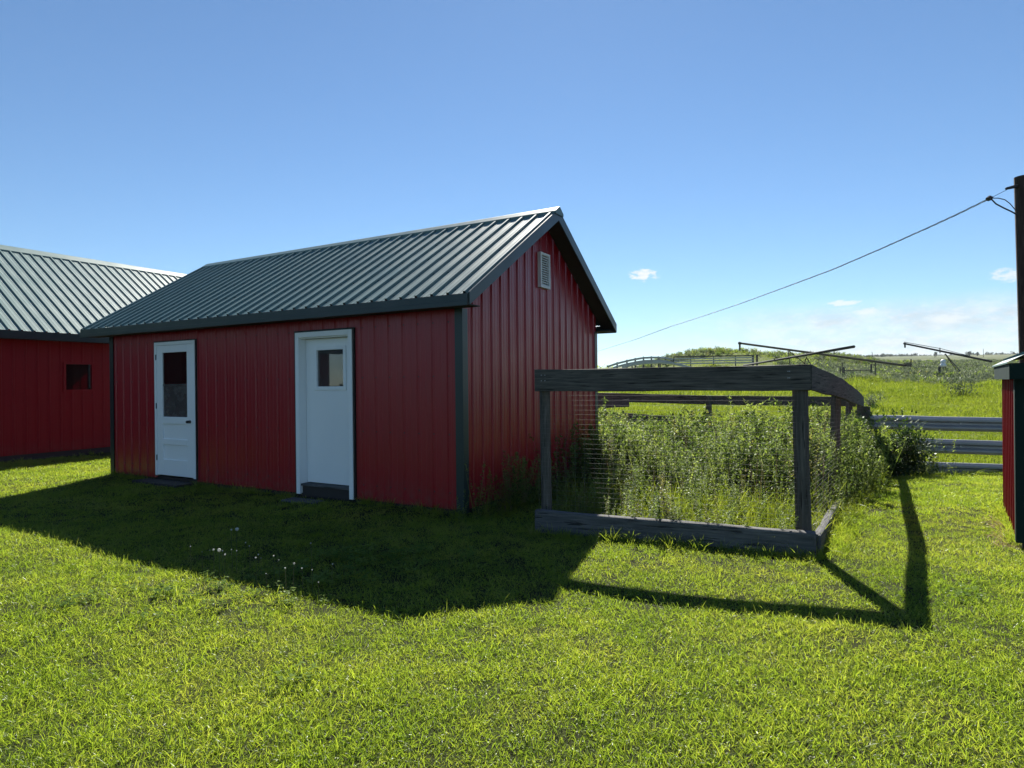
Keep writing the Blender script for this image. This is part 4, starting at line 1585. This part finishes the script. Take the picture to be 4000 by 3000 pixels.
# --- clover and broad leaved weeds in the lawn
clov = [clover_tuft(16, 0.07, 0.02, 0.07, 0.018, 'clover') for _ in range(5)]
x, y = rand_pts(9000, -7, 5.5, 2.0, 9)
cl = vnoise(x, y, 1.1, 21)
bias = np.exp(-(((x + 1.6) / 1.6) ** 2 + ((y - 5.2) / 0.8) ** 2)) * 0.55
k = (rng.random(len(x)) < np.clip((cl - 0.9) * 0.6 + bias, 0, 1)) & ~buildings(x, y, 0.03) & ~in_poly(x, y, PEN_POLY)
x, y = x[k], y[k]
scatter('clover', np.column_stack([x, y, gz(x, y)]), rng.uniform(0.7, 1.4, len(x)), clov, 'patches of clover and broad leaves among the lawn grass', 'clover')

# --- longer grass fringe at wall feet, sill timbers and posts
fringe = [grass_tuft(16, 0.06, 0.10, 0.26, 0.006, (0.05, 0.7), 'lawn', seg=3, droop=(0.05, 0.35)) for _ in range(6)]


def along(a, b, n, spread):
    t = rng.random(n)
    x = a[0] + (b[0] - a[0]) * t + rng.normal(0, spread, n)
    y = a[1] + (b[1] - a[1]) * t + rng.normal(0, spread, n)
    return x, y


def shed_pt(lx, ly):
    return (AX + lx * cA + ly * sA, AY - lx * sA + ly * cA)


segs = [(shed_pt(-7.4, -0.06), shed_pt(-6.2, -0.06), 40, 0.035), (shed_pt(-5.0, -0.06), shed_pt(-2.8, -0.07), 80, 0.035), (shed_pt(-1.7, -0.07), shed_pt(0, -0.07), 60, 0.035),
        ((0.2, 6.50), (2.75, 5.43), 110, 0.05), ((2.88, 5.6), (5.1, 9.2), 260, 0.06), ((5.1, 9.2), (8.2, 14.3), 260, 0.09), ((4.72, 5.9), (5.85, 7.5), 110, 0.03),
        ((7.7, 13.75), (10.8, 13.2), 150, 0.12), ((-11, 12.9), (-8.6, 17), 80, 0.05)]
xs_, ys_ = zip(*[along(*s) for s in segs])
x, y = np.concatenate(xs_), np.concatenate(ys_)
k = ~buildings(x, y, 0.0)
x, y = x[k], y[k]
scatter('fringe_grass', np.column_stack([x, y, gz(x, y)]), rng.uniform(0.28, 0.75, len(x)), fringe, 'uncut grass fringe along walls and timbers', 'grass')

# --- pen weeds and tall grass
weeds = [weed_plant(1.0, 34, 0.13, 0.034, 'weed', 3, 0.10) for _ in range(6)] + [weed_plant(0.9, 30, 0.10, 0.045, 'weed', 2, 0.08) for _ in range(3)]
tallg = [grass_tuft(26, 0.10, 0.2, 0.62, 0.009, (0.05, 0.9), 'field', seg=4, droop=(0.12, 0.5)) for _ in range(6)]
x, y = rand_pts(8200, 0, 8.5, 5.5, 17)
k = in_poly(x, y, PEN_POLY) & ~buildings(x, y, 0.05)
x, y = x[k], y[k]
lv = (x - 0.28) * sA + (y - 6.7) * cA      # distance in from the front
ragged = vnoise(x, y, 0.9, 35) * 0.65 + vnoise(x, y, 0.35, 36) * 0.35
kind = np.where(rng.random(len(x)) < np.clip(0.26 + (lv - 0.8) * 0.19 + (ragged - 0.5) * 1.3, 0.14, 0.9), 0, 1)
sc = np.where(kind == 0, np.interp(lv, [0, 1, 2, 3.5, 5, 8], [0.30, 0.42, 0.56, 0.74, 0.90, 1.0]) * (0.55 + 0.9 * ragged),
              np.interp(lv, [0, 1.5, 4], [0.42, 0.62, 0.95])) * rng.uniform(0.7, 1.2, len(x))
keep = rng.random(len(x)) < np.where(kind == 0, 0.52 + 0.45 * ragged, 0.85)
x, y, sc, kind, lv = x[keep], y[keep], sc[keep], kind[keep], lv[keep]
pick = np.where(kind == 0, rng.integers(0, 9, len(x)), 9 + rng.integers(0, 6, len(x)))
scatter('pen_weeds', np.column_stack([x, y, gz(x, y)]), sc, weeds + tallg, 'dense tall leafy weeds and grass filling the pen', 'weeds', idx=pick)


def seed_stalk(h):
    V, Fc = [], []
    lx, ly = random.uniform(-0.12, 0.12), random.uniform(-0.12, 0.12)
    for a in (0.3, 1.9):
        leaf_strip(V, Fc, (0, 0, -0.05), (lx, ly, 1), h, 0.007, 0.0, 3, side=np.array([math.cos(a), math.sin(a), 0]))
    top = np.array((lx, ly, 1.0)) / math.sqrt(1 + lx * lx + ly * ly)
    for i in range(46):
        t = random.uniform(0.62, 1.0)
        a = random.uniform(0, 6.28)
        leaf_strip(V, Fc, top * h * t, (math.cos(a), math.sin(a), random.uniform(0.2, 1.2)), random.uniform(0.02, 0.05) * (1.35 - t), 0.014, 0.1, 1)
    return mk('stalk', V, Fc, 'drystalk')


M['drystalk'] = leaf_mat('dry_seed_stalk', (0.07, 0.05, 0.03), (0.12, 0.095, 0.05), (0.19, 0.16, 0.09), 0.3, (1.2, 1.1, 0.8), patch=2, gloss=0.01)
stalks = [seed_stalk(random.uniform(0.8, 1.2)) for _ in range(6)]
x, y = rand_pts(520, 0, 8.5, 5.5, 17)
k = in_poly(x, y, PEN_POLY) & ~buildings(x, y, 0.1)
x, y = x[k], y[k]
lv = (x - 0.28) * sA + (y - 6.7) * cA
scatter('seed_stalks', np.column_stack([x, y, gz(x, y)]), np.interp(lv, [0, 2, 6], [0.4, 0.7, 1.1]) * rng.uniform(0.6, 1.15, len(x)), stalks, 'dry brown seed stalks standing among the pen weeds', 'weeds')

# --- weeds in the shade of the gable and round the pen corner
xs_, ys_, ss_ = [], [], []
for (a, b, n, sp, s0, s1) in ((shed_pt(0.25, 0.0), shed_pt(0.35, 1.6), 60, 0.14, 0.30, 0.72), (shed_pt(0.4, 1.6), shed_pt(0.5, 4.4), 60, 0.2, 0.5, 0.95),
                              ((0.45, 6.9), (1.2, 7.6), 30, 0.15, 0.25, 0.5),
                              ((3.4, 6.7), (5.2, 9.3), 46, 0.10, 0.22, 0.55), ((5.2, 9.3), (8.1, 13.9), 130, 0.16, 0.4, 1.0), ((7.2, 12.9), (9.0, 13.3), 70, 0.28, 0.5, 1.1)):
    x, y = along(a, b, n, sp)
    xs_.append(x)
    ys_.append(y)
    ss_.append(rng.uniform(s0, s1, n))
x, y, sc = np.concatenate(xs_), np.concatenate(ys_), np.concatenate(ss_)
k = ~buildings(x, y, 0.03)
x, y, sc = x[k], y[k], sc[k]
scatter('edge_weeds', np.column_stack([x, y, gz(x, y)]), sc, weeds + tallg, 'loose weeds along the gable foot and outside the pen', 'weeds')

# --- dark leafy bushes where pen and guard rail meet
for i, (px, dep, rad, hgt, lb) in enumerate(((3395, 12.9, 0.95, 1.40, 'dark leafy bush crowding the pen back corner post'),
                                             (3495, 12.8, 0.85, 1.0, 'dark sprawling bush against the guard rail left end'),
                                             (3420, 12.2, 0.65, 0.75, 'small dark bush on the lawn edge before the taller corner bush'))):
    p = at(px, 1800, dep)
    random.seed(40 + i)
    g = (p.x, p.y, gz1(p.x, p.y))
    root = empty('bush', g)
    tag(root, lb, 'bush', 'bushes at the pen corner')
    share('foliage', bush_mesh(rad, hgt, 2600, 0.085, 0.045, 'darkleaf', 18), root)
    mb = MB()
    for k in range(6):
        a = k * 1.05
        mb.tube([(0, 0, -0.1), (0.25 * rad * math.cos(a), 0.25 * rad * math.sin(a), 0.4 * hgt), (0.5 * rad * math.cos(a), 0.5 * rad * math.sin(a), 0.75 * hgt)], 0.014, 5, 0.006)
    mb.build('stems', 'bark', root)

# --- straw against the small shed
straw = [grass_tuft(22, 0.09, 0.05, 0.16, 0.005, (0.6, 1.5), 'straw', seg=2) for _ in range(4)]
x, y = along((4.66, 5.85), (5.45, 7.0), 120, 0.05)
scatter('dry_straw', np.column_stack([x, y, gz(x, y) + 0.01]), rng.uniform(0.6, 1.2, len(x)), straw, 'tan dry straw heaped along the foot of the low red shed', 'straw')

# --- dandelions gone to seed at the edge of the shade
hd = MB()
hd.lathe([(-0.012, 0.004), (-0.008, 0.010), (0, 0.013), (0.008, 0.010), (0.012, 0.003)], 8)
head_me = hd.mesh('seed_head', 'fluff', True)
sm = MB()
sm.tube([(0, 0, -0.02), (0.006, 0.002, 0.10), (0.0, 0.0, 0.21)], 0.0022, 5, 0.0016)
stem_me = sm.mesh('stem', 'stem')
random.seed(5)
spots = [(927, 2112), (857, 2190), (905, 2100), (960, 2118), (975, 2168), (925, 2180), (905, 2180), (1010, 2190), (1020, 2200), (1090, 2235), (1070, 2230), (1115, 2290),
         (1150, 2270), (1180, 2250), (1215, 2180), (1220, 2265), (1245, 2300), (820, 2150), (870, 2170), (1300, 2240), (790, 2160), (745, 2170), (880, 2215), (1040, 2260), (835, 2200), (1000, 2240)]
for i, (px, py) in enumerate(spots):
    dd = ray(px, py + 60)
    p = Vector((0, 0, CAM_H)) + dd * (-CAM_H / dd.z)
    big = i < 2
    hh = random.uniform(0.7, 1.15) if i else 1.25
    root = empty('dandelion', (p.x, p.y, gz1(p.x, p.y)), random.uniform(0, 6.28))
    root.scale = (hh, hh, hh)
    lb = 'small seeding dandelion standing at the edge of the shed shadow'
    if i == 0:
        lb = 'tallest dandelion with a round grey seed clock in the shade'
    elif i == 1:
        lb = 'dandelion with a bright white seed clock at the shadow edge'
    tag(root, lb, 'dandelion', None if big else 'seeding dandelions along the shadow edge')
    share('stem', stem_me, root)
    o = share('seed_head', head_me, root, (0, 0, 0.21), 0, 1.05 if big else random.uniform(0.35, 0.65))

# --- pasture grass
pt_m = [grass_tuft(26, 0.22, 0.10, 0.32, 0.016, (0.1, 0.9), 'field', seg=2) for _ in range(6)]
P_, S_ = [], []
for y0, y1, n, s in ((13.8, 24, 7000, 0.8), (24, 40, 9000, 1.15), (40, 68, 14000, 1.6)):
    y = rng.uniform(y0, y1, n)
    x = y * rng.uniform(0.02, 0.98, n)
    k = ~in_poly(x, y, PEN_POLY) & ~buildings(x, y, 0.1)
    x, y = x[k], y[k]
    P_.append(np.column_stack([x, y, gz(x, y)]))
    S_.append(s * (0.55 + 0.8 * vnoise(x, y, 2.2, 51)) * rng.uniform(0.7, 1.3, len(x)))
scatter('pasture_grass', np.concatenate(P_), np.concatenate(S_), pt_m, 'bright green grazed pasture beyond the pen and guard rail', 'grass')

# --- grey green shrubs over the rising land and mound
shr = [bush_mesh(0.6, 0.75, 110, 0.20, 0.085, 'sage', 9) for _ in range(5)]
shr2 = [bush_mesh(0.6, 0.8, 110, 0.24, 0.08, 'weed', 9) for _ in range(4)]
tuf = [grass_tuft(22, 0.35, 0.3, 0.8, 0.05, (0.1, 0.8), 'field', seg=2) for _ in range(4)]
P_, S_, I_ = [], [], []
for y0, y1, n in ((52, 80, 7500), (80, 100, 5200), (100, 135, 6000), (135, 190, 3600)):
    y = rng.uniform(y0, y1, n)
    x = y * rng.uniform(0.10, 0.95, n)
    k = rng.random(n) < np.clip((vnoise(x, y, 6, 61) - 0.45) * 1.6 + (y - 54) / 10, 0.0, 1)
    x, y = x[k], y[k]
    t = x / y
    mound = np.exp(-(((x - 42) / 22) ** 2 + ((y - 114) / 18) ** 2))
    r_ = rng.random(len(x))
    ii = np.where(r_ < 0.86 - 0.62 * mound, rng.integers(0, 5, len(x)), np.where(r_ < 0.95 - 0.25 * mound, 5 + rng.integers(0, 4, len(x)), 9 + rng.integers(0, 4, len(x))))
    open_ = (x / y < 0.42) & (y < 106)
    ii = np.where(open_, 9 + rng.integers(0, 4, len(x)), ii)
    P_.append(np.column_stack([x, y, gz(x, y) - 0.05]))
    S_.append(rng.uniform(0.45, 1.1, len(x)) * (0.8 + 0.4 * vnoise(x, y, 5, 71)) * np.where(open_, 0.6, 1.0))
    I_.append(ii)
scatter('pasture_shrubs', np.concatenate(P_), np.concatenate(S_), shr + shr2 + tuf, 'grey green shrubs and rank grass covering the rising pasture and mound', 'shrubs', idx=np.concatenate(I_))

# a few separate shrubs standing out in the bright pasture
random.seed(77)
for i, (px, py, dep, sc, lb) in enumerate(((3765, 1560, 40, 1.5, 'pale grey green shrub alone in the bright pasture behind the guard rail'),
                                           (3400, 1570, 33, 1.0, 'grey green shrub beyond the pen back corner'),
                                           (2345, 1425, 62, 2.6, 'leafy bush on the skyline beside the shed back corner'))):
    p = ground_pt(at(px, py, dep).x, dep)
    root = empty('shrub', p)
    tag(root, lb, 'shrub')
    share('foliage', bush_mesh(0.75, 1.0, 700, 0.10, 0.045, 'sage' if i < 2 else 'weed', 12), root, scale=sc)
    mb = MB()
    for k in range(5):
        a = k * 1.26
        mb.tube([(0, 0, -0.1), (0.2 * sc * math.cos(a), 0.2 * sc * math.sin(a), 0.5 * sc)], 0.02 * sc, 5, 0.008)
    mb.build('stems', 'bark', root)

# --- far trees along the skyline
ft_m = [bush_mesh(4.2, 5.0, 260, 1.1, 0.8, 'fartree', 12) for _ in range(4)]
xs_, ys_ = [], []
for k in range(26):
    d0 = rng.uniform(800, 2000)
    t0 = rng.uniform(0.45, 1.0)
    n = int(rng.integers(14, 46))
    u = rng.uniform(-1, 1, n) * rng.uniform(60, 190)
    xs_.append(d0 * t0 + u)
    ys_.append(d0 + u * rng.uniform(-0.35, 0.35) + rng.normal(0, 4, n))
x, y = np.concatenate(xs_), np.concatenate(ys_)
scatter('far_trees', np.column_stack([x, y, gz(x, y) - 0.6]), rng.uniform(0.4, 1.0, len(x)), ft_m, 'dark line of far trees along the horizon', 'trees', tilt=0.03)
for i, (px, dep, hgt, lb) in enumerate(((3652, 620, 6.6, 'single round tree on the horizon left of the white tank'), (3786, 640, 6.0, 'far tree on the horizon above the right auger intake'),
                                        (3818, 650, 5.0, 'smaller far tree on the horizon left of the radio mast'))):
    random.seed(90 + i)
    p = ground_pt(at(px, 1400, dep).x, dep)
    root = empty('tree', p)
    tag(root, lb, 'tree')
    share('crown', bush_mesh(hgt * 0.36, hgt, 420, 0.8, 0.5, 'fartree', 12), root)
    MB().tube([(0, 0, -0.5), (0, 0, hgt * 0.5)], 0.22, 6, 0.12).build('trunk', 'bark', root)

# west of the yard, seen only mirrored in the small door pane: a tree belt and a parked white camper
n = 60
x = rng.uniform(-190, -165, n)
y = rng.uniform(-110, 40, n)
scatter('shelter_belt', np.column_stack([x, y, gz(x, y) - 0.4]), rng.uniform(0.45, 0.8, n), ft_m, 'belt of trees west of the yard', 'trees', tilt=0.03)
root = empty('camper', (-139.5, -33.6, 0), 0.5)
tag(root, 'white camper trailer parked far west, mirrored in the small square door window', 'camper')
mb = MB()
prof = [(-3.0, 0.6), (3.0, 0.6), (3.0, 2.6), (2.7, 3.0), (-2.2, 3.05), (-2.8, 2.7), (-3.2, 1.7)]
mb.v += [(x_, -1.2, z_) for x_, z_ in prof] + [(x_, 1.2, z_) for x_, z_ in prof]
k = len(prof)
mb.f += [tuple(range(k)), tuple(range(k, 2 * k))[::-1]] + [(j, j + k, (j + 1) % k + k, (j + 1) % k) for j in range(k)]
mb.build('body', 'white', root, bevel=0.08)
for y_ in (-1.215, 1.205):
    for x0_ in (-2.2, -0.4, 1.4):
        MB().box(x0_, x0_ + 1.0, y_, y_ + 0.01, 1.7, 2.4).build('window', 'black', root)
for x_ in (-0.5, 0.5):
    for y_ in (-1.0, 1.0):
        MB().tube([(x_, y_ - 0.1, 0.33), (x_, y_ + 0.1, 0.33)], 0.33, 14).build('wheel', 'black', root)
MB().box(3.0, 4.4, -0.08, 0.08, 0.5, 0.62).build('tow_bar', 'steel', root)

# ------------------------------------------------------------------ thin summer haze over the land
HAZE = 0.00010
m, nt, out = new_mat('summer_haze')
pv = nd(nt, 'ShaderNodeVolumePrincipled')
pv.inputs['Color'].default_value = (0.86, 0.92, 1.0, 1)
pv.inputs['Density'].default_value = HAZE
pv.inputs['Anisotropy'].default_value = 0.2
nt.links.new(pv.outputs[0], out.inputs['Volume'])
M['haze'] = m
o = MB().box(-7200, 7200, -420, 3260, -4, 125).build('haze', 'haze')
tag(o, 'thin pale summer haze over the far land', 'haze', kind='stuff')
bpy.context.view_layer.update()
